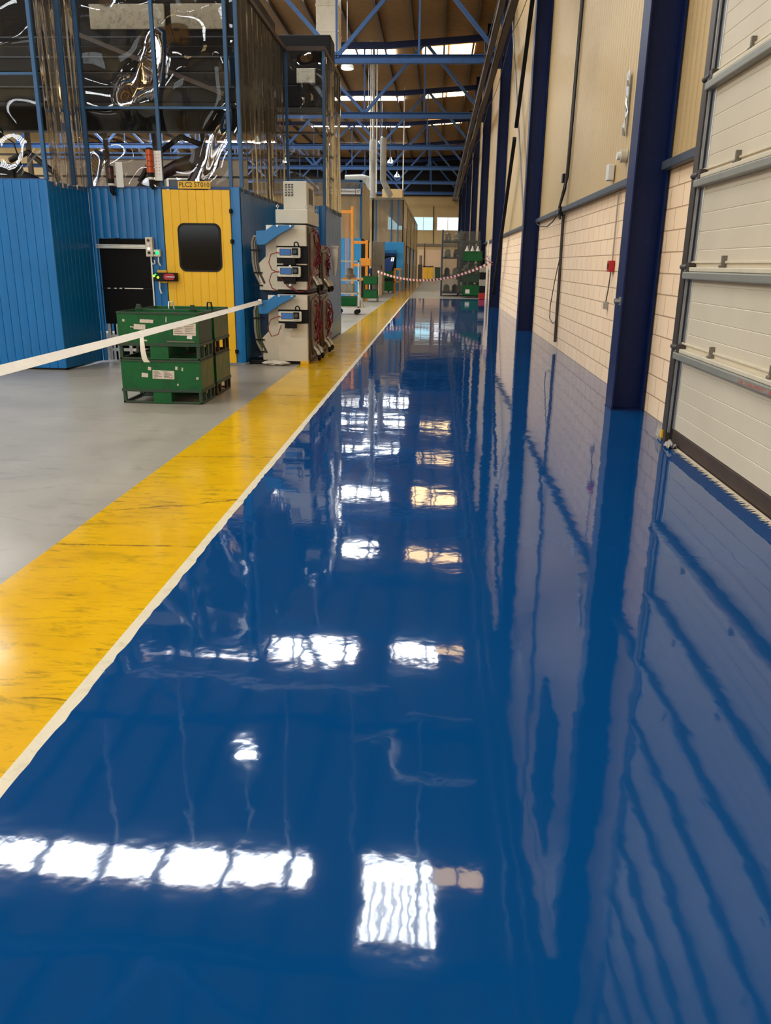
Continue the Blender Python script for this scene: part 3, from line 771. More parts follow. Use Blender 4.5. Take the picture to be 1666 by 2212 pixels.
MB().box(-4.15, -3.97, 11.85, 11.915, 1.205, 1.325).build('body', M['black'], r, .008)
MB().box(-3.968, -3.80, 11.86, 11.93, 1.205, 1.325).build('bolt_case', M['black'], r, .006)
MB().prism(rrect(-3.99, -3.825, 1.222, 1.312, .04), 11.835, 11.86, 'y').build('red_cover', M['red'], r, .004)
MB().tube([(-3.95, 11.825, 1.265), (-3.82, 11.825, 1.265)], .008, 10).build('handle', M['alu'], r, 0, 40)
for x, z in ((-4.135, 1.278), (-4.075, 1.258)):
    MB().cyl((x, 11.838, z), .017, .014, 'y', 16).build('lamp', M['led_lime'], r, 0, 40)
MB().cyl((-4.11, 11.84, 1.3), .012, .012, 'y', 14).build('lamp', M['led_green'], r, 0, 40)
MB().tube([(-4.07, 11.89, 1.205), (-4.07, 11.88, 1.1), (-4.055, 11.885, 1.03), (-4.04, 11.89, 1.04)], .011, 8).build('cable', M['white'], r, 0, 50)
r = thing('sign', 'yellow station sign with black lettering above the yellow door', 'sign', (-3.485, 11.92, 2.51))
MB().box(-3.72, -3.25, 11.925, 11.935, 2.475, 2.575).build('plate', M['sign_yellow'], r, .002)
text_mesh('lettering', 'PLC2 ST010', .088, M['ink'], r, (-3.485, 11.924, 2.525))
def tower(x, z, lens, n, label):
    r = thing('signal_tower', label, 'signal light', (x, 11.92, z))
    zz = z
    MB().cyl((x, 11.87, zz), .045, .03, 'z', 18).build('base', M['white'], r, 0, 40)
    MB().cyl((x, 11.87, zz+.03), .046, .06, 'z', 18).build('collar', M['black'], r, 0, 40)
    zz += .09
    for k in range(n):
        MB().cyl((x, 11.87, zz), .05, .068, 'z', 20).build('lens', M[lens], r, 0, 40)
        MB().cyl((x, 11.87, zz+.068), .047, .008, 'z', 20).build('divider', M['black'], r, 0, 40); zz += .076
    MB().lathe((x, 11.87, zz), [(.05, 0), (.045, .015), (.02, .022)], 18).build('cap', M['black'], r, 0, 40)
    MB().tube([(x, 11.87, z), (x, 11.87, z-.07), (x+.02, 11.905, z-.11)], .03, 10).build('bracket', M['black'], r, 0, 50)
tower(-4.085, 2.585, 'orange_lens', 4, 'taller signal tower with stacked orange lenses beside a white plate')
tower(-4.665, 2.50, 'dark_red', 2, 'short dark red signal tower on the booth edge above the shutter')
r = thing('perforated_plate', 'white plate with orange dots beside the taller signal tower', 'plate', (-3.98, 11.92, 2.58))
MB().box(-4.035, -3.925, 11.895, 11.91, 2.575, 2.965).build('plate', M['white'], r, .004)
mb = MB()
for k in range(7):
    for q in range(2): mb.cyl((-4.0+.04*q, 11.893, 2.66+.042*k), .006, .004, 'y', 8)
mb.build('dots', M['orange_lens'], r)
tag(MB().box(-4.60, -4.495, 11.90, 11.92, 2.48, 2.815).build('white_plate', M['white'], None, .004), 'plain white plate beside the short dark red signal tower', 'plate')

# ------------------------------------------------------------------ welding power sources
def controller(parent, x0, z0):
    c = MB().prism(rrect(x0, x0+.345, z0, z0+.145, .02), 12.02, 12.075, 'y').build('controller', M['cab_top'], parent, .004)
    MB().box(x0+.045, x0+.215, 12.012, 12.021, z0+.035, z0+.125).build('screen_bezel', M['black'], c)
    MB().box(x0+.052, x0+.208, 12.008, 12.013, z0+.04, z0+.12).build('screen', M['screen'], c)
    MB().box(x0+.225, x0+.315, 12.014, 12.021, z0+.035, z0+.135).build('keypad', M['black'], c)
    MB().cyl((x0+.27, 11.99, z0+.085), .028, .028, 'y', 18).build('knob', M['rail'], c, 0, 40)
    mb = MB()
    for k in range(5): mb.cyl((x0+.235+.02*k, 12.004, z0+.03), .007, .012, 'y', 10)
    mb.build('keys', M['white'], c)
    MB().cyl((x0+.02, 12.008, z0+.07), .012, .014, 'y', 12).build('port', M['red'], c, 0, 40)
    MB().box(x0+.09, x0+.27, 12.03, 12.07, z0-.10, z0+.002).build('bracket', M['hood'], c, .006)
    MB().box(x0+.17, x0+.20, 12.05, 12.07, z0-.13, z0-.1).build('stud', M['alu'], c)
    return c
def u_handle(parent, x, z):
    MB().tube([(x-.03, 12.1, z), (x-.03, 12.06, z+.0), (x-.028, 12.04, z+.035), (x, 12.04, z+.055), (x+.028, 12.04, z+.035), (x+.03, 12.06, z), (x+.03, 12.1, z)], .010, 8).build('handle', M['black'], parent, 0, 60)
def arm(parent, z):
    poly = [(-2.645, z-.11), (-2.645, z+.06), (-2.50, z+.075), (-2.40, z+.14), (-2.09, z+.15), (-2.09, z+.125), (-2.32, z+.01), (-2.52, z-.125), (-2.62, z-.13)]
    a = MB().prism(poly, 12.04, 12.10, 'y').build('swing_arm', M['mid_blue_dark'] if 'mid_blue_dark' in M else BP, parent, .004)
    MB().prism([(-2.50, z+.145), (-2.50, z+.07), (-2.44, z+.07), (-2.40, z+.10), (-2.395, z+.145)], 12.05, 12.09, 'y').build('guide_cap', M['white'], parent, .004)
    for xx in (-2.33, -2.14): MB().cyl((xx, 12.028, z+.135), .014, .014, 'y', 10).build('bolt', M['alu'], parent)
def red_bundle(parent, y0, z0, z1, n, seed):
    rr = random.Random(seed)
    for k in range(n):
        y = y0+rr.uniform(-.2, .2); zt = z1+rr.uniform(-.15, .1); zb = z0+rr.uniform(-.05, .2)
        x = -1.90+rr.uniform(0, .05)
        pts = [(-1.96, y, zt), (x, y+.03, zt-.06)]
        for q in range(1, 6): pts.append((x+rr.uniform(-.03, .05), y+rr.uniform(-.12, .12), zt+(zb-zt)*q/6))
        pts.append((-1.96, y+rr.uniform(-.2, .2), zb))
        MB().tube(pts, .009, 6).build('red_cable', M['red_cable'], parent, 0, 60)
def hose_bundle(parent, za, zb, mats):
    for k, mm in enumerate(mats):
        x = -2.735+.035*k; y = 12.2+.03*(k % 2)
        MB().tube([(-2.60, y+.05, za), (x+.02, y, za+.02), (x-.01, y, za-.06), (x-.005, y, (za+zb)/2), (x+.02, y, zb+.2), (x+.09, y, zb+.05), (-2.52, y+.1, zb)], .021, 8).build('hose', M[mm], parent, 0, 60)
    for z in (za-.18, za-.5, za-.68):
        MB().box(-2.77, -2.60, 12.17, 12.26, z, z+.02).build('hose_tie', M['black'], parent)
def source(name_label, y0, y1, z0, z1, kind, hoses):
    r = thing('welding_power_source', name_label, 'power source', (-2.2, (y0+y1)/2, z0), 'stacked welding power sources')
    X0, X1 = -2.375, -1.93
    front = kind in ('upper', 'lower')
    rec = [(z1-.555, z1-.31), (z1-.81, z1-.575)] if kind == 'upper' else ([(z1-.44, z1-.235)] if kind == 'lower' else [])
    mb = MB()
    mb.box(X0, X1, y0+.12, y1, z0+.05, z1-.015)          # carcass behind the front
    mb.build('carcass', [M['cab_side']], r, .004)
    MB().box(X0, X1+.0, y0+.06, y1, z0+.0, z0+.05).build('plinth', M['black'], r)
    if front:
        zs = [z0+.05]+[q for a, b in sorted(rec) for q in (a, b)]+[z1-.015]
        for a, b in zip(zs[0::2], zs[1::2]):
            MB().box(X0, X1, y0, y0+.12, a, b).build('front_panel', M['cab'], r, .003)
        for a, b in rec:
            MB().box(X0+.005, X1-.005, y0+.06, y0+.125, a, b).build('recess', M['black'], r)
            controller(r, -2.345, b-.165)
        u_handle(r, -2.06, rec[0][1]+.005)
        arm(r, z1-.17)
        if kind == 'upper':
            wing = [(-2.54, z1-.28), (-2.545, z1-.46), (-2.655, z1-.56), (-2.65, z0+.04), (X0-.003, z0+.03), (X0-.003, z1-.06)]
        else:
            wing = [(-2.53, z1-.30), (-2.53, z1-.56), (-2.63, z1-.66), (-2.63, z0+.03), (X0-.003, z0+.02), (X0-.003, z1-.06)]
        MB().prism(wing, y0+.05, y1-.3, 'y').build('side_cover', M['cab'], r, .004)
        MB().box(-2.60, X0, y0+.08, y1-.4, z0, z0+.03).build('wing_foot', M['black'], r)
        if kind == 'lower':
            MB().box(X1-.115, X1+.004, y0-.006, y0+.1, z0+.002, z0+.055).build('yellow_foot', M['sign_yellow'], r, .003)
        # one cable loop off each controller
        for a, b in rec:
            z = b-.09
            pts = [(-2.34, y0-.13, z), (-2.43, y0-.12, z-.03), (-2.47, y0-.1, z-.14), (-2.43, y0-.1, z-.24), (-2.36, y0-.05, z-.28)] if kind == 'upper' else \
                  [(-2.34, y0-.13, z), (-2.46, y0-.12, z-.05), (-2.52, y0-.1, z-.18), (-2.46, y0-.1, z-.30), (-2.36, y0-.1, z-.27), (-2.31, y0-.08, z-.13)]
            MB().tube(pts, .007, 8).build('red_cable', M['red_cable'], r, 0, 60)
        if kind == 'upper':
            for k in range(2):
                MB().tube([(-2.33+.06*k, y0-.02, z0+.24), (-2.2+.05*k, y0-.05, z0+.09), (-2.05, y0-.04, z0+.02), (-1.92, y0-.02, z0+.04), (-1.85, y0+.1, z0+.3), (-1.88, y0+.4, z0+.6)], .008, 8).build('red_cable', M['red_cable'], r, 0, 60)
        hose_bundle(r, z1-.20, z0+.09 if kind == 'upper' else z0+.12, hoses)
    # right side: dark slot, sloping cover, connectors, cables
    MB().box(X1-.002, X1+.006, y0+.10, y0+.26, z0+.06, z1-.04).build('vent_slot', M['black'], r)
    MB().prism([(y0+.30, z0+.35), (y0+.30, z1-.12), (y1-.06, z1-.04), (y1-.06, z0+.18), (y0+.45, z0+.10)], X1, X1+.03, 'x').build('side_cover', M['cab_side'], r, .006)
    for yy in (y0+.45, y0+.8):
        MB().tube([(X1+.01, yy, z0+.22), (X1+.08, yy-.03, z0+.16), (X1+.11, yy-.05, z0+.10)], [.035, .04, .035], 12).build('connector', M['alu'], r, 0, 40)
        MB().tube([(X1+.11, yy-.05, z0+.11), (X1+.13, yy-.06, z0+.07), (X1+.11, yy, z0+.04)], .028, 10).build('power_cable', M['black'], r, 0, 40)
    red_bundle(r, y0+.75, z0+.20, z1-.1, 9, int(y0*10+z0*7))
    return r
M['arm_blue'] = plain('arm_blue', (20, 112, 172), .4, 0, .05)
M['mid_blue_dark'] = M['arm_blue']
source('upper grey power source with two blue screens above the other one', 12.14, 13.25, 1.055, 2.03, 'upper', ['hose', 'hose', 'hose_dark'])
source('lower grey power source with a single screen standing on the floor', 12.14, 13.25, .0, 1.05, 'lower', ['hose', 'hose_green', 'hose_dark'])
source('lower grey power source behind the front stack on the floor', 13.4, 14.5, .0, 1.0, 'rear', [])
source('upper grey power source behind the front stack carrying a white bottle', 13.4, 14.5, 1.0, 1.78, 'rear', [])
r = thing('chiller', 'light grey vented cooling unit on top of the power sources', 'cooling unit', (-2.14, 12.7, 2.03))
MB().box(-2.375, -1.905, 12.16, 13.3, 2.035, 2.225).build('plinth', M['cab_top'], r, .006)
mb = MB(); mb.prism([(12.36, 2.225), (12.36, 2.625), (13.05, 2.60), (13.15, 2.5), (13.15, 2.225)], -2.29, -1.945, 'x')
ch = mb.build('casing', M['cab_top'], r, .01)
mb = MB()
for i in range(8):
    for j in range(3): mb.box(-2.265+.045*j+.006*(i % 2), -2.235+.045*j+.006*(i % 2), 12.355, 12.361, 2.42+.022*i, 2.43+.022*i)
mb.build('front_vent', M['hood'], ch)
mb = MB()
for i in range(14): mb.box(-1.946, -1.940, 12.55, 12.95, 2.33+.016*i, 2.338+.016*i)
mb.build('side_vent', M['hood'], ch)
for x, y in ((-2.35, 12.2), (-1.93, 12.22), (-1.93, 13.2), (-2.35, 13.2)):
    MB().tube([(x, y, 2.225), (x, y, 2.25), (x-.02, y, 2.27), (x, y, 2.29), (x+.02, y, 2.27), (x, y, 2.25)], .007, 8).build('lifting_eye', M['alu'], r, 0, 60)
r = thing('bottle', 'upright white plastic bottle hanging at the rear power source', 'bottle', (-1.75, 14.1, 1.3))
MB().lathe((-1.75, 14.1, 1.28), [(.015, 0), (.03, .1), (.055, .3), (.06, .42), (.055, .45)], 16).build('body', M['white'], r, 0, 40)
MB().lathe((-1.75, 14.1, 1.73), [(.065, 0), (.065, .03), (.05, .035)], 16).build('cap', M['cab_top'], r, 0, 40)
# rag and dark box on the floor
mb = MB(); rr = random.Random(12); n = 26; q = 12; vs = []
for j in range(q+1):
    for i in range(n):
        a = 2*PI*i/n; t = j/q
        rad = math.sin(PI*min(.999, max(.001, t)))**.6
        vs.append((-2.62+.44*t, 12.02+(.085+.03*math.sin(t*9))*rad*math.cos(a)+.02*rr.uniform(-1, 1), .034+.033*rad*math.sin(a)*(1+.5*math.sin(t*21+a*3))))
fs = [(j*n+i, j*n+(i+1) % n, (j+1)*n+(i+1) % n, (j+1)*n+i) for j in range(q) for i in range(n)]
o = mb.add(vs, fs).build('rag', M['cloth'], None, 0, 180); o.modifiers.new('sub', 'SUBSURF').levels = 1
tag(o, 'crumpled white rag on the floor in front of the lower power source', 'rag')
r = thing('floor_box', 'flat black box on the floor between booth and power source', 'box', (-2.72, 12.3, 0))
MB().box(-2.83, -2.56, 12.1, 12.5, .004, .06).build('body', M['black'], r, .006)
MB().box(-2.80, -2.60, 12.2, 12.4, .06, .068).build('lid', M['hood'], r, .004)

# ------------------------------------------------------------------ green stacking bins
def sticker(parent, x0, x1, z0, z1, y, mat='paper', text=False, name='label'):
    o = MB().prism([(x0, z0+.004), (x1-.004, z0), (x1, z1-.006), (x0+.006, z1)], y-.0025, y-.0005, 'y').build(name, M[mat], parent)
    if text:
        mb = MB(); rr = random.Random(int(x0*1000)); n = 6
        for k in range(n):
            z = z1-.014-(z1-z0-.02)*k/n
            for a, b in ((x0+.012, x0+(x1-x0)*rr.uniform(.25, .45)), (x0+(x1-x0)*.52, x0+(x1-x0)*rr.uniform(.7, .95))):
                mb.box(a, b, y-.0034, y-.0026, z-.004, z)
        mb.build('printed_lines', M['ink'], o)
    return o
def bin_(x0, x1, y0, y1, z0, H, leg, label, side, frame):
    r = thing('stacking_bin', label, 'bin', ((x0+x1)/2, (y0+y1)/2, z0), 'green steel stacking bins')
    zb, zt = z0+leg, z0+H; t = .012
    b = MB(); b.box(x0, x1, y0, y0+t, zb, zt); b.build('front_wall', M['green'], r, .002)
    MB().box(x0, x1, y1-t, y1, zb, zt).build('rear_wall', M['green'], r, .002)
    MB().box(x1-t, x1, y0+t, y1-t, zb, zt-.01).build('side_wall', M[side], r, .002)
    MB().box(x0, x0+t, y0+t, y1-t, zb, zt-.01).build('side_wall', M['green'], r, .002)
    MB().box(x0, x1, y0, y1, zb-.004, zb+.01).build('floor_plate', M['green_dark'], r)
    mb = MB()
    mb.box(x0-.008, x1+.008, y0-.010, y0+.006, zb-.02, zb+.012); mb.box(x1-.006, x1+.010, y0, y1, zb-.02, zb+.012); mb.box(x0-.010, x0+.006, y0, y1, zb-.02, zb+.012)
    mb.box(x0-.004, x1+.004, y0-.006, y0+.006, zt-.016, zt+.004); mb.box(x0-.004, x1+.004, y1-.006, y1+.006, zt-.016, zt+.004)
    mb.box(x1-.006, x1+.006, y0, y1, zt-.016, zt+.004); mb.box(x0-.006, x0+.006, y0, y1, zt-.016, zt+.004)
    mb.build('rim', M['green_dark'], r, .002)
    for x in (x0, x1-.035):
        for y in (y0, y1-.035):
            MB().box(x, x+.035, y, y+.035, z0+.02, zb-.004).build('leg', M[frame], r, .003)
    mb = MB()
    mb.bar((x0-.002, y0+.012, z0+.011), (x1+.002, y0+.012, z0+.011), .024, .022)
    for x in (x0+.012, x1-.012): mb.bar((x, y0, z0+.011), (x, y1, z0+.011), .024, .022)
    mb.bar((x0, y1-.012, z0+.011), (x1, y1-.012, z0+.011), .024, .022)
    mb.build('skid', M[frame], r, .004)
    xc = (x0+x1)/2
    MB().box(xc-.10, xc+.10, y0-.004, y0+.10, z0+.004, zb-.004).build('foot_block', M['green'], r, .003)
    for y in (y0+.15, y1-.19): MB().box(x1-.03, x1, y, y+.05, z0+.02, zb-.004).build('side_foot', M[frame], r, .003)
    return r
A = (-3.385, -2.51, 8.45, 8.97)
lo = bin_(*A, .004, .465, .145, 'lower dirty green bin of the front stack, with a printed white label', 'green_dirty', 'green_dark')
sticker(lo, -3.045, -2.80, .27, .365, 8.45, 'paper', True); sticker(lo, -3.165, -3.09, .285, .335, 8.45, 'paper', False, 'torn_label')
hi = bin_(*A, .475, .495, .165, 'upper bright green bin of the front stack, with torn labels', 'green_dark', 'green_dark')
sticker(hi, -2.785, -2.535, .735, .87, 8.45, 'paper', True); sticker(hi, -2.64, -2.58, .70, .74, 8.45, 'white', False, 'torn_label')
for a in ((-3.14, -2.99, .86, .90), (-3.21, -3.08, .79, .85), (-3.25, -3.20, .81, .825), (-2.86, -2.845, .87, .93), (-3.33, -3.30, .87, .90), (-3.15, -3.07, .67, .69)):
    sticker(hi, *a, 8.45, 'paper', False, 'torn_label')
sticker(hi, -2.84, -2.795, .695, .715, 8.45, 'green_dark', False, 'stencil_box')
MB().box(-2.86, -2.56, 8.444, 8.450, .665, .678).build('scratch', M['cab_side'], hi)
for a in ((-2.79, -2.76, .37, .41), (-2.72, -2.70, .36, .40), (-2.565, -2.535, .27, .30), (-2.78, -2.76, .20, .225), (-3.09, -3.05, .36, .40)):
    sticker(lo, *a, 8.45, 'paper', False, 'paint_chip')
for x in (-3.31, -2.70):
    MB().prism([(x-.04, .97), (x-.02, 1.03), (x+.02, 1.03), (x+.04, .97)], 8.9, 8.93, 'y').build('stacking_lug', M['green_dark'], hi, .003)
B = (-3.385, -2.51, 9.07, 9.70)
bin_(*B, .004, .465, .145, 'lower rusty green bin of the stack behind the front bins', 'green_dirty', 'green_brown')
h2 = bin_(*B, .475, .495, .165, 'upper green bin of the stack behind the front bins', 'green_dirty', 'green_brown')
for x in (-3.0, -2.56):
    MB().tube([(x-.03, 9.1, .97), (x-.02, 9.1, 1.05), (x+.02, 9.1, 1.05), (x+.03, 9.1, .97)], .010, 8).build('stacking_lug', M['alu'] if x < -2.8 else M['black'], h2, 0, 60)

# ------------------------------------------------------------------ white tape across the bins
def ribbon(pts, w, twist, mats, n=None, th=.0015, alt=1, upv=(0, 0, 1)):
    mb = MB(); P = [Vector(p) for p in pts]; vs = []
    for i, p in enumerate(P):
        d = (P[min(i+1, len(P)-1)]-P[max(i-1, 0)]).normalized(); u = Vector(upv); sd = d.cross(u).normalized(); u = sd.cross(d)
        a = twist*math.sin(i/len(P)*3.0); ww = w[i] if isinstance(w, list) else w
        q = u*math.cos(a)+sd*math.sin(a); nn = sd*math.cos(a)-u*math.sin(a)
        for s1, s2 in ((-1, -1), (1, -1), (1, 1), (-1, 1)): vs.append(p+q*(ww/2*s1)+nn*(th/2*s2))
    for i in range(len(P)-1):
        f = [(i*4+k, i*4+(k+1) % 4, (i+1)*4+(k+1) % 4, (i+1)*4+k) for k in range(4)]
        mb.add([], [], 0); o = len(mb.v)
        mb.f += [tuple(f_) for f_ in f]; mb.mi += [(i//alt) % len(mats)]*4
    mb.v = [tuple(v) for v in vs]
    mb.f += [(3, 2, 1, 0), tuple(range((len(P)-1)*4, len(P)*4))]; mb.mi += [0, 0]
    return mb
r = thing('barrier_tape', 'long white tape strung past the green bins to the blue arm', 'tape', (-2.6, 12.0, .9))
main = catenary((-2.60, 12.02, .93), (-2.05, 1.3, .98), .012, 60)
ribbon(main, .072, .2, [M['tape']], upv=(-.75, 0, .66)).build('strip', M['tape'], r, 0, 60)
MB().box(-2.64, -2.585, 11.985, 12.035, .89, .965).build('wrap', M['tape'], r, .01)
tail = [(-2.375, 6.42, .955), (-2.375, 6.41, .88), (-2.37, 6.40, .80), (-2.365, 6.41, .73), (-2.35, 6.42, .70)]
mb = MB(); vs = []
for i, p in enumerate(tail):
    for s in (-1, 1): vs.append((p[0]+s*(.014+.003*i), p[1], p[2]))
for i, p in enumerate(tail):
    for s in (-1, 1): vs.append((p[0]+s*(.014+.003*i), p[1]+.002, p[2]))
n2 = len(tail)*2
fs = [(2*i, 2*i+1, 2*i+3, 2*i+2) for i in range(len(tail)-1)]+[(n2+2*i, n2+2*i+2, n2+2*i+3, n2+2*i+1) for i in range(len(tail)-1)]
mb.add(vs, fs).build('hanging_end', M['tape'], r, 0, 60)
r = thing('tape_post', 'short steel post that holds the far end of the white tape', 'post', (-2.12, 1.26, 0))
MB().cyl((-2.12, 1.26, .02), .03, 1.0, 'z', 16).build('pole', M['steel'], r, 0, 40)
MB().cyl((-2.12, 1.26, .002), .16, .02, 'z', 24).build('base', M['steel'], r, 0, 40)

# ------------------------------------------------------------------ the aisle beyond
def pendant(x, y, z, label):
    r = thing('pendant_lamp', label, 'lamp', (x, y, z), 'high bay lamps')
    MB().lathe((x, y, z), [(.27, 0), (.25, .12), (.10, .26), (.07, .42)], 24).build('lamp_shade', M['galv'], r, 0, 40)
    MB().lathe((x, y, z-.03), [(.05, 0), (.20, .01), (.25, .035)], 24).build('lens', M['lamp_lens'], r, 0, 40)
    MB().tube([(x, y, z+.42), (x, y, zroof(x)-.01)], .012, 6).build('chain', M['steel'], r)
LO = ['nearest', 'second', 'third', 'fourth', 'fifth', 'sixth', 'seventh']
for k in range(7): pendant(-4.0, 15.4+10.7*k, 9.2, LO[k]+' hanging lamp of the row above the aisle edge')
for k in range(6): pendant(-12.5, 15.5+10.7*k, 9.2, LO[k]+' hanging lamp of the row deep in the left hall')
r = thing('air_duct', 'tall cream rectangular duct dropping from the roof above the booth', 'duct', (-4.1, 32, 8.4))
MB().box(-4.5, -3.72, 31.3, 32.2, 8.55, 11.62).build('shaft', M['beige_duct'], r, .01)
mb = MB()
for z in (9.2, 10.0, 10.8): mb.box(-4.52, -3.70, 31.28, 32.22, z, z+.05)
mb.build('flange', M['beige_duct'], r)
MB().prism([(-4.5, 8.55), (-3.72, 8.55), (-4.3, 7.7), (-4.9, 7.7), (-4.9, 8.2)], 31.35, 32.15, 'y').build('elbow', M['beige_duct'], r)
# second booth with clear curtains
b2 = thing('curtain_booth', 'blue booth with hazy curtains behind the orange barrier', 'booth', (-5, 38, 0))
mb = MB(); boards(mb, (-8, 36), (-3.32, 36), .02, 2.51); mb.build('panel', M['mid_blue'], b2, 0, 30)
mb = MB(); boards(mb, (-3.32, 36.02), (-3.38, 40.9), .02, 2.51); mb.build('panel', M['hood'], b2, 0, 30)
MB().box(-3.40, -3.28, 35.98, 36.1, 2.51, 4.82).build('post', M['post_blue'], b2)
MB().box(-8, -3.28, 35.98, 36.06, 4.76, 4.85).build('top_rail', M['post_blue'], b2)
curtain((-8, 36.08), (-3.42, 36.08), 2.46, 4.78, .02, .5, 21).build('curtain', M['pvc_far'], b2, 0, 180)
curtain((-3.36, 36.12), (-3.39, 40.9), 2.46, 4.82, .04, .35, 22).build('curtain', M['pvc_far'], b2, 0, 180)
r = thing('banner', 'pale blue banner board with a square emblem on the second booth', 'sign', (-3.8, 35.9, 4.24))
MB().box(-4.7, -3.30, 35.88, 35.93, 4.24, 4.51).build('board', M['truss_blue'], r, .004)
MB().box(-4.66, -3.56, 35.87, 35.881, 4.27, 4.48).build('text_field', M['white'], r)
mb = MB(); rr = random.Random(2); x = -4.62
while x < -3.6:
    wd = rr.uniform(.026, .05); hh = rr.choice((.07, .07, .10)); mb.box(x, x+.014, 35.862, 35.871, 4.34, 4.34+hh)
    mb.box(x, x+wd, 35.862, 35.871, 4.39, 4.405); mb.box(x+wd-.012, x+wd, 35.862, 35.871, 4.34, 4.405); x += wd+.024
mb.build('blurred_lettering', M['rail'], r)
MB().box(-3.53, -3.34, 35.868, 35.881, 4.27, 4.48).build('emblem_field', M['white'], r)
MB().tube([(-3.435+.066*math.cos(a*.5)*(1-a*.06), 35.864, 4.375+.066*math.sin(a*.5)*(1-a*.06)) for a in range(13)], .011, 6).build('emblem', M['rail'], r)
# silver ducts
r = thing('exhaust_duct', 'silver exhaust duct with elbow rising beside the second booth', 'duct', (-3.5, 44, 4.5))
MB().tube([(-4.9, 44, 5.62), (-4.0, 44, 5.65), (-3.75, 44, 5.6), (-3.62, 44, 5.35), (-3.6, 44, 4.6)], .20, 16).build('duct', M['galv'], r, 0, 60)
MB().box(-3.49, -3.41, 43.86, 43.94, .01, 4.7).build('support', M['hood'], r)
MB().tube([(-3.45, 43.9, 4.7), (-3.45, 43.9, 7.4), (-3.45, 43.9, 7.5), (-3.45, 43.9, 11.66)], [.19, .19, .06, .06], 16).build('duct', M['galv'], r, 0, 60)
MB().tube([(-2.95, 44.2, 7.6), (-2.95, 44.2, 5.6), (-2.75, 44.3, 5.2), (-2.6, 44.6, 4.9)], .16, 16).build('duct', M['galv'], r, 0, 60)
for x, lab in ((-3.52, 'thin white vertical pipe beside the silver duct, farther from the wall'), (-3.22, 'thin white vertical pipe beside the silver duct, closer to the aisle')):
    tag(MB().cyl((x, 43.2, 4.9), .035, zroof(x)-4.9-.005, 'z', 10).build('vertical_pipe', M['white'], None, 0, 40), lab, 'pipe')
tag(MB().cyl((-2.25, 52, 5.2), .035, 6.2, 'z', 10).build('vertical_pipe', M['white'], None, 0, 40), 'thin white vertical pipe over the third booth', 'pipe')
# orange barrier
r = thing('safety_barrier', 'orange tubular safety barrier with tall mesh gate in front of the second booth', 'barrier', (-3.3, 33.85, 0))
MB().box(-3.54, -3.43, 33.8, 33.91, 0, 3.66).build('post', M['orange'], r, .006)
MB().box(-2.95, -2.84, 33.8, 33.91, 0, 2.38).build('post', M['orange'], r, .006)
for z in (2.29, 1.41, .86): MB().box(-3.43, -2.95, 33.82, 33.9, z-.055, z+.055).build('rail', M['orange'], r, .004)
MB().box(-4.06, -3.54, 33.82, 33.89, 3.40, 3.51).build('rail', M['orange'], r)
mb = MB()
for k in range(5): mb.box(-3.79+.04*k, -3.782+.04*k, 33.84, 33.86, .1, 3.42)
for k in range(44): mb.box(-3.79, -3.62, 33.84, 33.86, .12+.076*k, .128+.076*k)
mb.build('mesh_panel', M['orange'], r)
MB().box(-3.15, -2.73, 33.76, 33.94, 1.39, 1.68).build('lock_box', M['orange'], r, .01)
# white trolley
r = thing('trolley', 'white framed trolley with shelves standing in front of the barrier', 'trolley', (-2.6, 24.8, 0))
for x in (-3.0, -2.34):
    for y in (24.5, 25.2): MB().box(x-.02, x+.02, y-.02, y+.02, .16, 1.56).build('leg', M['white'], r)
for z in (.22, .62, 1.0, 1.54):
    mb = MB(); mb.box(-3.02, -2.32, 24.48, 24.51, z-.02, z+.02); mb.box(-3.02, -2.32, 25.19, 25.22, z-.02, z+.02); mb.box(-2.355, -2.325, 24.5, 25.2, z-.02, z+.02); mb.box(-3.0, -2.34, 24.5, 25.2, z-.012, z)
    mb.build('shelf', M['net_wrap'], r)
for x in (-2.95, -2.4):
    for y in (24.55, 25.15): MB().cyl((x, y-.02, .075), .072, .04, 'y', 18).build('wheel', M['black'], r, 0, 40)
MB().tube([(-2.34, 24.5, .95), (-2.30, 24.45, .55), (-2.2, 24.6, .3), (-2.2, 24.9, .2)], .02, 8).build('push_bar', M['white'], r, 0, 50)
tag(MB().box(-2.95, -2.40, 24.55, 25.15, .245, .52).build('green_crate', M['green'], None, .02), 'dark green crate on the bottom shelf of the white trolley', 'crate')
tag(MB().box(-2.92, -2.5, 24.55, 25.1, .645, .88).build('box', M['machine_grey'], None, .02), 'grey box on the middle shelf of the white trolley', 'box')
r = thing('small_part', 'brownish machined part on the upper shelf of the white trolley', 'part', (-2.6, 24.8, 1.02))
MB().lathe((-2.62, 24.8, 1.024), [(.16, 0), (.16, .12), (.10, .16), (.10, .3), (.05, .32)], 20).build('body', M['cab_side'], r, 0, 40)
MB().box(-2.85, -2.45, 24.65, 24.95, 1.022, 1.06).build('tray', M['orange'], r)

def small_bin(x0, x1, y0, y1, z0, h, leg, label, mat='green'):
    r = thing('stacking_bin', label, 'bin', ((x0+x1)/2, (y0+y1)/2, z0), 'green bins farther down the aisle')
    b = MB(); t = .015
    b.box(x0, x1, y0, y0+t, z0+leg, z0+h); b.box(x0, x1, y1-t, y1, z0+leg, z0+h); b.box(x0, x0+t, y0, y1, z0+leg, z0+h); b.box(x1-t, x1, y0, y1, z0+leg, z0+h); b.box(x0, x1, y0, y1, z0+leg, z0+leg+.015)
    b.build('body', M[mat], r, .003)
    for x in (x0, x1-.03):
        for y in (y0, y1-.03): MB().box(x, x+.03, y, y+.03, z0, z0+leg).build('leg', M['green_dark'], r)
    MB().box(x0-.01, x1+.01, y0-.012, y0, z0+h-.03, z0+h+.003).build('rim', M['green_dark'], r)
    return r
small_bin(-2.95, -2.38, 32.9, 33.6, .004, .46, .14, 'lower green bin of the wrapped stack beside the orange barrier')
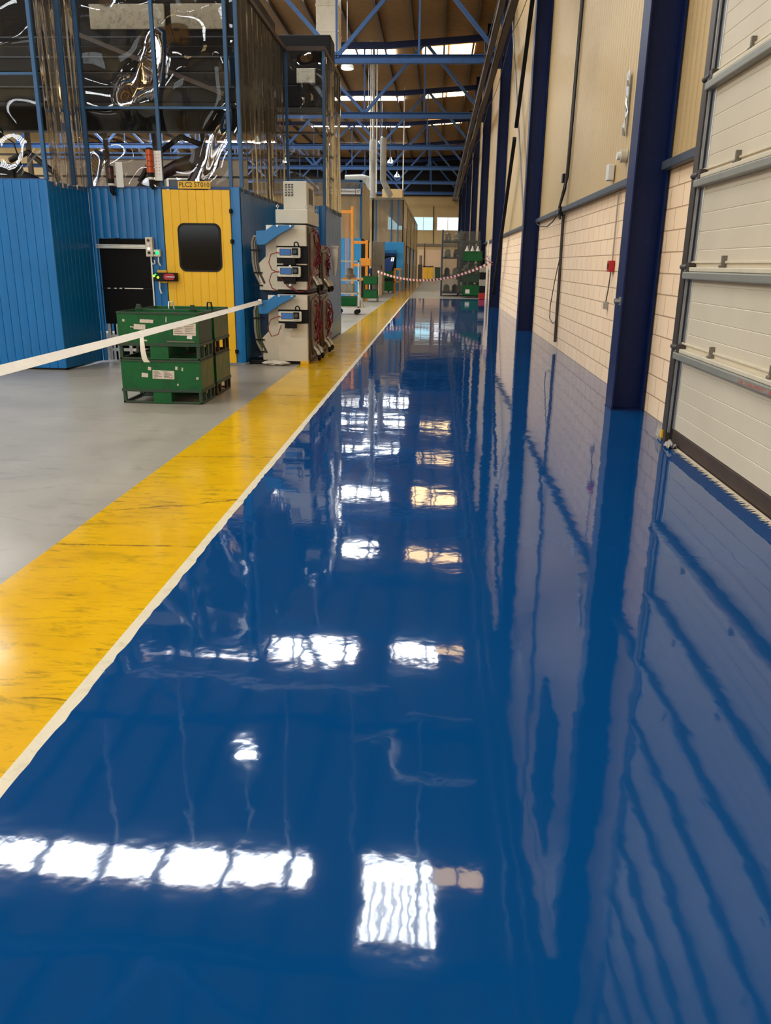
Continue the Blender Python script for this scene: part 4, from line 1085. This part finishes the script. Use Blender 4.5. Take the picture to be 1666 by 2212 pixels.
small_bin(-2.95, -2.38, 32.9, 33.6, .475, .52, .20, 'upper green bin of the wrapped stack beside the orange barrier')
o = curtain((-2.345, 32.85), (-2.27, 33.5), .25, 1.15, .02, .2, 31).build('plastic_wrap', M['net_wrap'], None, 0, 180)
o.modifiers.new('thick', 'SOLIDIFY').thickness = .02
tag(o, 'crumpled pale plastic wrap hanging on the side of the wrapped bin stack', 'wrap')
small_bin(-2.92, -2.28, 42.5, 43.5, .004, .60, .12, 'lower green bin next to the orange stand')
small_bin(-2.92, -2.28, 42.5, 43.5, .61, .5, .14, 'upper green bin next to the orange stand')
r = thing('orange_stand', 'open orange steel stand beside the farther green bins', 'stand', (-2.08, 43.6, 0))
for x in (-2.22, -1.94):
    for y in (43.0, 44.0): MB().box(x-.03, x+.03, y-.03, y+.03, 0, 1.2).build('leg', M['orange'], r)
mb = MB(); mb.box(-2.25, -1.91, 42.97, 44.03, 1.16, 1.24); mb.box(-2.25, -1.91, 42.97, 44.03, .55, .60)
mb.build('shelf', M['orange'], r)
# third booth: blue portal, grey cabinet, chute, hazy curtains
b3 = thing('curtain_booth', 'far booth with hazy curtains over a blue portal front', 'booth', (-3, 50, 0))
mb = MB(); mb.box(-3.1, -1.86, 45.5, 45.7, 2.0, 2.6); mb.box(-2.25, -1.86, 45.5, 45.7, .02, 2.0); mb.box(-3.1, -2.95, 45.5, 45.7, .02, 2.0)
mb.build('portal', M['mid_blue'], b3, .01)
MB().box(-3.1, -1.98, 46.4, 46.45, .02, 2.6).build('dark_backing', M['hood'], b3)  # dark sheet added behind the portal so its opening looks shaded
for y0, y1 in ((45.7, 51), (51.1, 58), (58.1, 66), (66.1, 76)):
    mb = MB(); boards(mb, (-1.95, y0), (-1.95, y1), .02, 2.55, .5); mb.build('panel', M['blue_panel'] if y0 > 50 else M['machine_grey'], b3, 0, 30)
    MB().box(-2.0, -1.9, y1-.05, y1+.08, .02, 4.9).build('post', M['hood'], b3)
    curtain((-1.95, y0), (-1.95, y1), 2.5, 4.85, .03, .6, int(y0)).build('curtain', M['pvc_far'], b3, 0, 180)
curtain((-3.6, 45.6), (-1.95, 45.6), 2.55, 4.75, .02, .5, 44).build('curtain', M['pvc_far'], b3, 0, 180)
for x in (-3.55, -3.4, -2.55, -2.2, -1.93): MB().box(x-.03, x+.03, 45.55, 45.61, 2.55, 4.8).build('post', M['blue_panel'] if x > -3.5 and x < -1.95 else M['hood'], b3)
MB().box(-3.6, -1.9, 45.5, 76.2, 4.75, 4.86).build('roof', M['machine_grey'], b3)
MB().box(-3.25, -2.1, 48, 50, 4.86, 5.5).build('roof_box', M['tan_wall'], b3)
r = thing('switch_cabinet', 'tall grey switch cabinet left of the blue portal', 'cabinet', (-2.95, 41.4, 0))
MB().box(-3.22, -2.66, 41, 41.8, .02, 2.52).build('body', M['machine_grey'], r, .012)
MB().box(-3.18, -2.72, 40.985, 41.0, .2, 2.42).build('door', M['machine_grey'], r, .006)
MB().box(-2.78, -2.75, 40.97, 40.986, 1.2, 1.4).build('handle', M['black'], r)
r = thing('chute', 'dark blue sloping parts chute running out of the portal', 'chute', (-3.0, 44.6, 1.0))
MB().prism([(-3.7, .95), (-3.7, 1.2), (-3.0, 1.38), (-2.72, 1.75), (-2.35, 1.82), (-2.35, 1.55), (-2.5, 1.0), (-2.9, .92)], 44.2, 45.0, 'y').build('trough', M['dark_blue'], r, .01)
for x in (-3.55, -2.6):
    MB().box(x-.04, x+.04, 44.3, 44.4, .002, .96).build('leg', M['black'], r)
mb = MB()
for k in range(5): mb.box(-2.93, -2.3, 45.3-.03*k, 45.45-.03*k, 1.88+.07*k, 1.90+.07*k)
mb.box(-2.95, -2.93, 45.2, 45.46, 1.85, 2.2); mb.box(-2.3, -2.28, 45.2, 45.46, 1.85, 2.2)
mb.build('louvre', M['truss_blue'], r)
for x in (-2.46, -2.37): MB().bar((x, 44.15, 1.60), (x+.05, 44.15, 1.80), .05, .03).build('tube_light', M['led_white'], r)
r = thing('hose_reel', 'coiled grey hoses hanging at the side of the far booth', 'hose', (-1.85, 48, .2))
for k in range(5):
    MB().tube([(-1.82+.01*k, 47.6+.25*k, 1.5), (-1.78, 47.65+.25*k, .9), (-1.8, 47.6+.25*k, .12+.05*k)], .05, 8).build('hose', M['hose_dark'] if k % 2 else M['cab_side'], r, 0, 50)

# ------------------------------------------------------------------ right side of the aisle: racks and bins
r = thing('storage_rack', 'tall grey mesh storage rack loaded with dark castings', 'rack', (1.2, 41.5, 0))
for x in (.22, 1.1, 2.02):
    for y in (40.2, 42.4): MB().box(x-.04, x+.04, y-.04, y+.04, 0, 3.06 if x < 1.8 else 2.6).build('upright', M['rail'], r)
for z in (.12, .9, 1.75, 2.5):
    mb = MB(); mb.box(.19, 2.05, 40.17, 40.23, z, z+.08); mb.box(.19, 2.05, 42.37, 42.43, z, z+.08); mb.box(.19, .25, 40.2, 42.4, z, z+.08); mb.box(.22, 2.0, 40.2, 42.4, z+.05, z+.07)
    mb.build('shelf', M['rail'], r)
mb = MB()
for k in range(11): mb.box(.175, .185, 40.2+.22*k, 40.21+.22*k, .1, 3.05)
for k in range(15): mb.box(.175, .185, 40.2, 42.4, .15+.2*k, .158+.2*k)
mb.build('side_mesh', M['steel'], r)
curtain((.21, 40.25), (.21, 42.4), .2, 3.0, .03, .6, 51).build('side_sheet', M['pvc_wrap'], r, 0, 180)
curtain((.24, 40.10), (2.0, 40.10), .2, 3.0, .02, .4, 52).build('front_sheet', M['pvc_wrap'], r, 0, 180)
rr = random.Random(20)
NAMES = ['lowest', 'second', 'third', 'top']
for si, z in enumerate((.195, .975, 1.825, 2.575)):
    for k in range(4):
        x = .48+.41*k; s = rr.uniform(.8, 1.0)
        if si == 3 and k == 3: continue
        mb = MB(); mb.lathe((x, 40.55, z), [(.15*s, 0), (.17*s, .08), (.10*s, .16), (.12*s, .30), (.05*s, .36)], 14)
        mb.bar((x-.14*s, 40.5, z+.16), (x+.14*s, 40.5, z+.24), .08, .08)
        mb.box(x-.15*s, x+.15*s, 40.6, 41.0, z, z+.3*s)
        tag(mb.build('casting', M[('machine_grey', 'hood', 'galv', 'cab_side')[(si+k) % 4]], None, 0, 40),
            '%s casting from the aisle side on the %s shelf of the storage rack' % (LO[k] if k else 'first', NAMES[si]), 'casting', 'castings on the storage rack')
def mesh_box(x0, x1, y0, y1, z0, h, label, mat):
    r = thing('mesh_box', label, 'mesh box', ((x0+x1)/2, (y0+y1)/2, z0))
    mb = MB()
    for k in range(12):
        x = x0+(x1-x0)*k/11; mb.box(x-.006, x+.006, y0, y0+.012, z0+.05, z0+h)
    for k in range(8):
        z = z0+.05+(h-.05)*k/7; mb.box(x0, x1, y0, y0+.012, z-.006, z+.006); mb.box(x0, x0+.012, y0, y1, z-.006, z+.006)
    mb.build('mesh', M[mat], r)
    MB().box(x0, x1, y0, y1, z0, z0+.05).build('base', M['green_dark'], r)
    mb = MB(); rr = random.Random(9)
    for k in range(30):
        x = rr.uniform(x0+.08, x1-.08); zz = z0+.05+rr.uniform(0, h*.7); mb.bar((x-.08, y0+.1+rr.random()*.3, zz), (x+.08, y0+.1+rr.random()*.3, zz+.1), .05)
    tag(mb.build('loose_parts', M['machine_grey'], r), None, None, None, 'stuff')
    return r
small_bin(1.2, 2.08, 38.4, 39.2, .004, .60, .10, 'lowest green bin of the tall stack by the right wall, with a white label')
b = small_bin(1.2, 2.08, 38.4, 39.2, .61, .40, .08, 'second green bin from the floor in the tall stack by the right wall', 'green_dark')
mesh_box(1.2, 2.06, 38.4, 39.2, 1.02, .56, 'mesh box of grey parts between the green bins by the right wall', 'green_dark')
small_bin(1.18, 2.06, 38.4, 39.2, 1.59, .48, .04, 'topmost green bin of the tall stack by the right wall')
tag(MB().box(1.33, 1.53, 38.385, 38.398, .2, .38).build('paper_label', M['white']), 'white paper label on the lowest bin of the tall stack', 'label')
for k in range(3):
    mb = MB(); mb.lathe((1.35+.25*k, 38.75, 2.0), [(.09, 0), (.10, .1), (.04, .22), (.03, .3)], 12)
    tag(mb.build('white_part', M['white'], None, 0, 40), ['pale part standing in the topmost green bin, on the aisle side', 'pale part standing in the middle of the topmost green bin', 'pale part standing in the topmost green bin, on the wall side'][k], 'part')
for k, mm in enumerate(('red', 'hood', 'machine_grey', 'hood', 'machine_grey')):
    tag(MB().box(1.9, 2.2, 36.9, 37.4, .005+.29*k, .275+.29*k).build('plastic_crate', M[mm], None, .015),
        ['reddish crate at the foot of the narrow crate stack by the column', 'black crate second from the floor in the narrow stack', 'grey crate in the middle of the narrow stack', 'black crate fourth from the floor in the narrow stack', 'grey crate on top of the narrow stack by the column'][k], 'crate', 'crates in the narrow stack')
tag(MB().cyl((1.98, 33.2, .004), .03, 2.4, 'z', 12).build('white_pole', M['white'], None, 0, 40), 'thin white pole standing by the end of the blue floor', 'pole')

# red and white barrier tape across the aisle
M['stripe_red'] = plain('tape_red', (150, 44, 44), .5); M['stripe_white'] = plain('tape_white', (226, 220, 212), .5)
pts = catenary((-2.36, 32.8, 1.18), (1.93, 30.1, 1.58), .47, 66)
r = thing('striped_barrier_tape', 'sagging red and white striped tape across the aisle', 'tape', (0, 30.4, .9))
ribbon(pts, .085, .5, [M['stripe_white'], M['stripe_red']], th=.003).build('strip', [M['stripe_white'], M['stripe_red']], r)
mb = MB(); rr = random.Random(6)
for k in range(9):
    a = Vector((1.9+rr.uniform(-.05, .05), 30.02, 1.58)); mb.bar(a, a+Vector((rr.uniform(-.28, .1), -.05, rr.uniform(-.35, .38))), .06, .01, k % 2)
mb.build('knot', [M['stripe_white'], M['stripe_red']], r)

# ------------------------------------------------------------------ far end wall
def window(n, x0, x1, mat, label):
    r = thing('window_%d' % n, label, 'window', ((x0+x1)/2, YF-.05, 4.85), None, 'structure')
    MB().box(x0, x1, YF-.06, YF-.04, 4.87, 6.1).build('pane', M[mat], r)
    mb = MB(); mb.box(x0-.06, x1+.06, YF-.09, YF-.005, 6.1, 6.16); mb.box(x0-.06, x1+.06, YF-.09, YF-.005, 4.81, 4.87); mb.box(x0-.06, x0, YF-.09, YF-.005, 4.87, 6.1); mb.box(x1, x1+.06, YF-.09, YF-.005, 4.87, 6.1)
    mb.box((x0+x1)/2-.03, (x0+x1)/2+.03, YF-.08, YF-.06, 4.87, 6.1)
    mb.build('frame', M['white'], r)
r = thing('window_5', 'wide glowing glazing added behind the camera as fill light', 'window', (-5, YB+.1, 3), None, 'structure')  # unseen glowing panes, added to brighten surfaces that face the camera
for k in range(6):
    MB().box(-12+2.3*k, -9.8+2.3*k, YB+.04, YB+.06, 2.6, 6.8).build('pane', M['back_fill'], r)
mb = MB()
for k in range(7): mb.box(-12.08+2.3*k, -12.0+2.3*k, YB+.01, YB+.1, 2.5, 6.9)
for z in (2.5, 4.6, 6.8): mb.box(-12.08, 1.8, YB+.01, YB+.1, z, z+.1)
mb.build('frame', M['dark_bronze'], r)
window(1, -2.6, -.62, 'win_blue', 'bluish daylit window in the far wall, nearer the booths')
window(2, -.15, 2.05, 'win_white', 'white daylit window in the far wall, nearer the right wall')
window(3, -5.3, -3.3, 'win_blue', 'bluish daylit window in the far wall behind the far booth')
struct(MB().box(-2.05, 2.28, YF-.5, YF-.001, 0, 2.9).build('wall_far_plinth', M['pink_wall']), 'pinkish low block in front of the far wall', 'wall')
struct(MB().box(XL, WX, YF-.3, YF-.01, 8.15, 12.5).build('wall_far_gable', M['hood']), 'dark gable zone above the far wall', 'wall')
r = thing('conduit', 'thin dark conduit stepping down the far wall between the windows', 'conduit', (-.9, YF-.05, .5))
MB().tube([(-.58, YF-.06, 7.2), (-.50, YF-.06, 3.35), (-1.4, YF-.06, 3.5)], .04, 8).build('pipe', M['dark_bronze'], r)
MB().tube([(-1.4, YF-.56, 3.5), (-1.4, YF-.56, .5)], .05, 8).build('pipe', M['dark_bronze'], r)
struct(MB().box(-3.3, 2.2, YF-.1, YF-.003, 3.25, 3.5).build('trim_ledge', M['cab_side']), 'brownish ledge along the far wall', 'ledge')
for x, lab in ((-1.2, 'yellow waste bin by the far wall, nearer the booths'), (-.65, 'yellow waste bin by the far wall, nearer the racks')):
    r = thing('waste_bin', lab, 'bin', (x, 85, 0))
    MB().prism([(x-.22, .01), (x+.22, .01), (x+.26, 1.15), (x-.26, 1.15)], 84.7, 85.3, 'y').build('body', M['yellow_bin'], r, .02)
    MB().box(x-.27, x+.27, 84.66, 85.34, 1.16, 1.26).build('lid', M['hood'], r, .02)
r = thing('waste_bin', 'dark green waste bin beside the yellow ones', 'bin', (.1, 85, 0))
MB().prism([(-.2, .01), (.42, .01), (.48, 1.05), (-.26, 1.05)], 84.7, 85.3, 'y').build('body', M['green_dark'], r, .02)
MB().box(-.28, .5, 84.66, 85.34, 1.06, 1.16).build('lid', M['hood'], r, .02)
r = thing('fire_extinguisher_box', 'dark cabinet standing left of the yellow waste bins', 'cabinet', (-1.75, 86, 0))
MB().box(-2.0, -1.55, 85.6, 86.2, .01, 1.4).build('body', M['brown_steel'], r, .02)
MB().cyl((-1.75, 85.9, 1.4), .14, .9, 'z', 14).build('cylinder', M['cab_side'], r, 0, 40)

# ------------------------------------------------------------------ left hall seen through the curtains
struct(MB().box(-17, -8.2, 36, 36.2, 0, 5.6).build('wall_partition', M['cab_side']), 'beige office partition deep in the left hall', 'wall')
struct(MB().box(-17.1, -8.1, 35.9, 36.3, 5.6, 5.85).build('trim_partition', M['truss_blue']), 'blue beam on top of the beige partition', 'trim')
r = thing('window_4', 'bluish office window in the beige partition', 'window', (-11, 35.95, 2.6), None, 'structure')
MB().box(-11.6, -10.4, 35.96, 35.99, 3.5, 4.8).build('pane', M['win_blue_dim'] if 'win_blue_dim' in M else M['rail'], r)
mb = MB(); mb.box(-11.7, -10.3, 35.93, 35.99, 4.8, 4.9); mb.box(-11.7, -10.3, 35.93, 35.99, 3.4, 3.5); mb.box(-11.7, -11.6, 35.93, 35.99, 3.5, 4.8); mb.box(-10.4, -10.3, 35.93, 35.99, 3.5, 4.8)
mb.build('frame', M['white'], r)
# pale conduit under the roof, seen mirrored in the floor
r = thing('roof_conduit', 'pale conduit hung on thin rods under the roof, mirrored in the near blue floor', 'conduit', (-2, 15, 7.2))
MB().tube([(-7.4, 15.3, 7.1), (-6.4, 15.2, 7.14), (-4.6, 15.05, 7.08), (-3.1, 15.1, 7.22), (-.7, 15, 7.14)], .04, 8).build('pipe', M['white'], r, 0, 50)
for x, z0 in ((-7.1, 8.3), (-5.3, 7.2), (-3.0, 7.2), (-1.55, 7.2), (-.05, 7.8)):
    MB().tube([(x, 15, z0), (x, 15, zroof(x)-.005)], .013, 6).build('rod', M['steel'], r)
MB().tube([(-.62, 15, 8.35), (-.62, 15, 9.1), (-.5, 15, 9.3), (-.3, 15, 9.35), (1.2, 15, 9.35)], [.10, .10, .06, .04, .04], 10).build('elbow_pipe', M['white'], r, 0, 50)
MB().tube([(-.4, 15, 7.75), (1.1, 15, 7.8)], .025, 8).build('pipe', M['white'], r, 0, 50)
MB().tube([(-1.5, 15, 8.45), (-.62, 15, 8.45)], .025, 8).build('pipe', M['white'], r, 0, 50)
r = thing('louvre_panel', 'dark louvre panel high on the right wall, mirrored in the near blue floor', 'panel', (2.27, 12.8, 6))
mb = MB()
for k in range(16): mb.box(2.22, 2.27, 11.85, 13.65, 6.08+.15*k, 6.2+.15*k)
mb.build('slats', M['navy'], r)
MB().box(2.265, 2.298, 11.8, 13.7, 6.0, 8.5).build('frame', M['navy'], r)
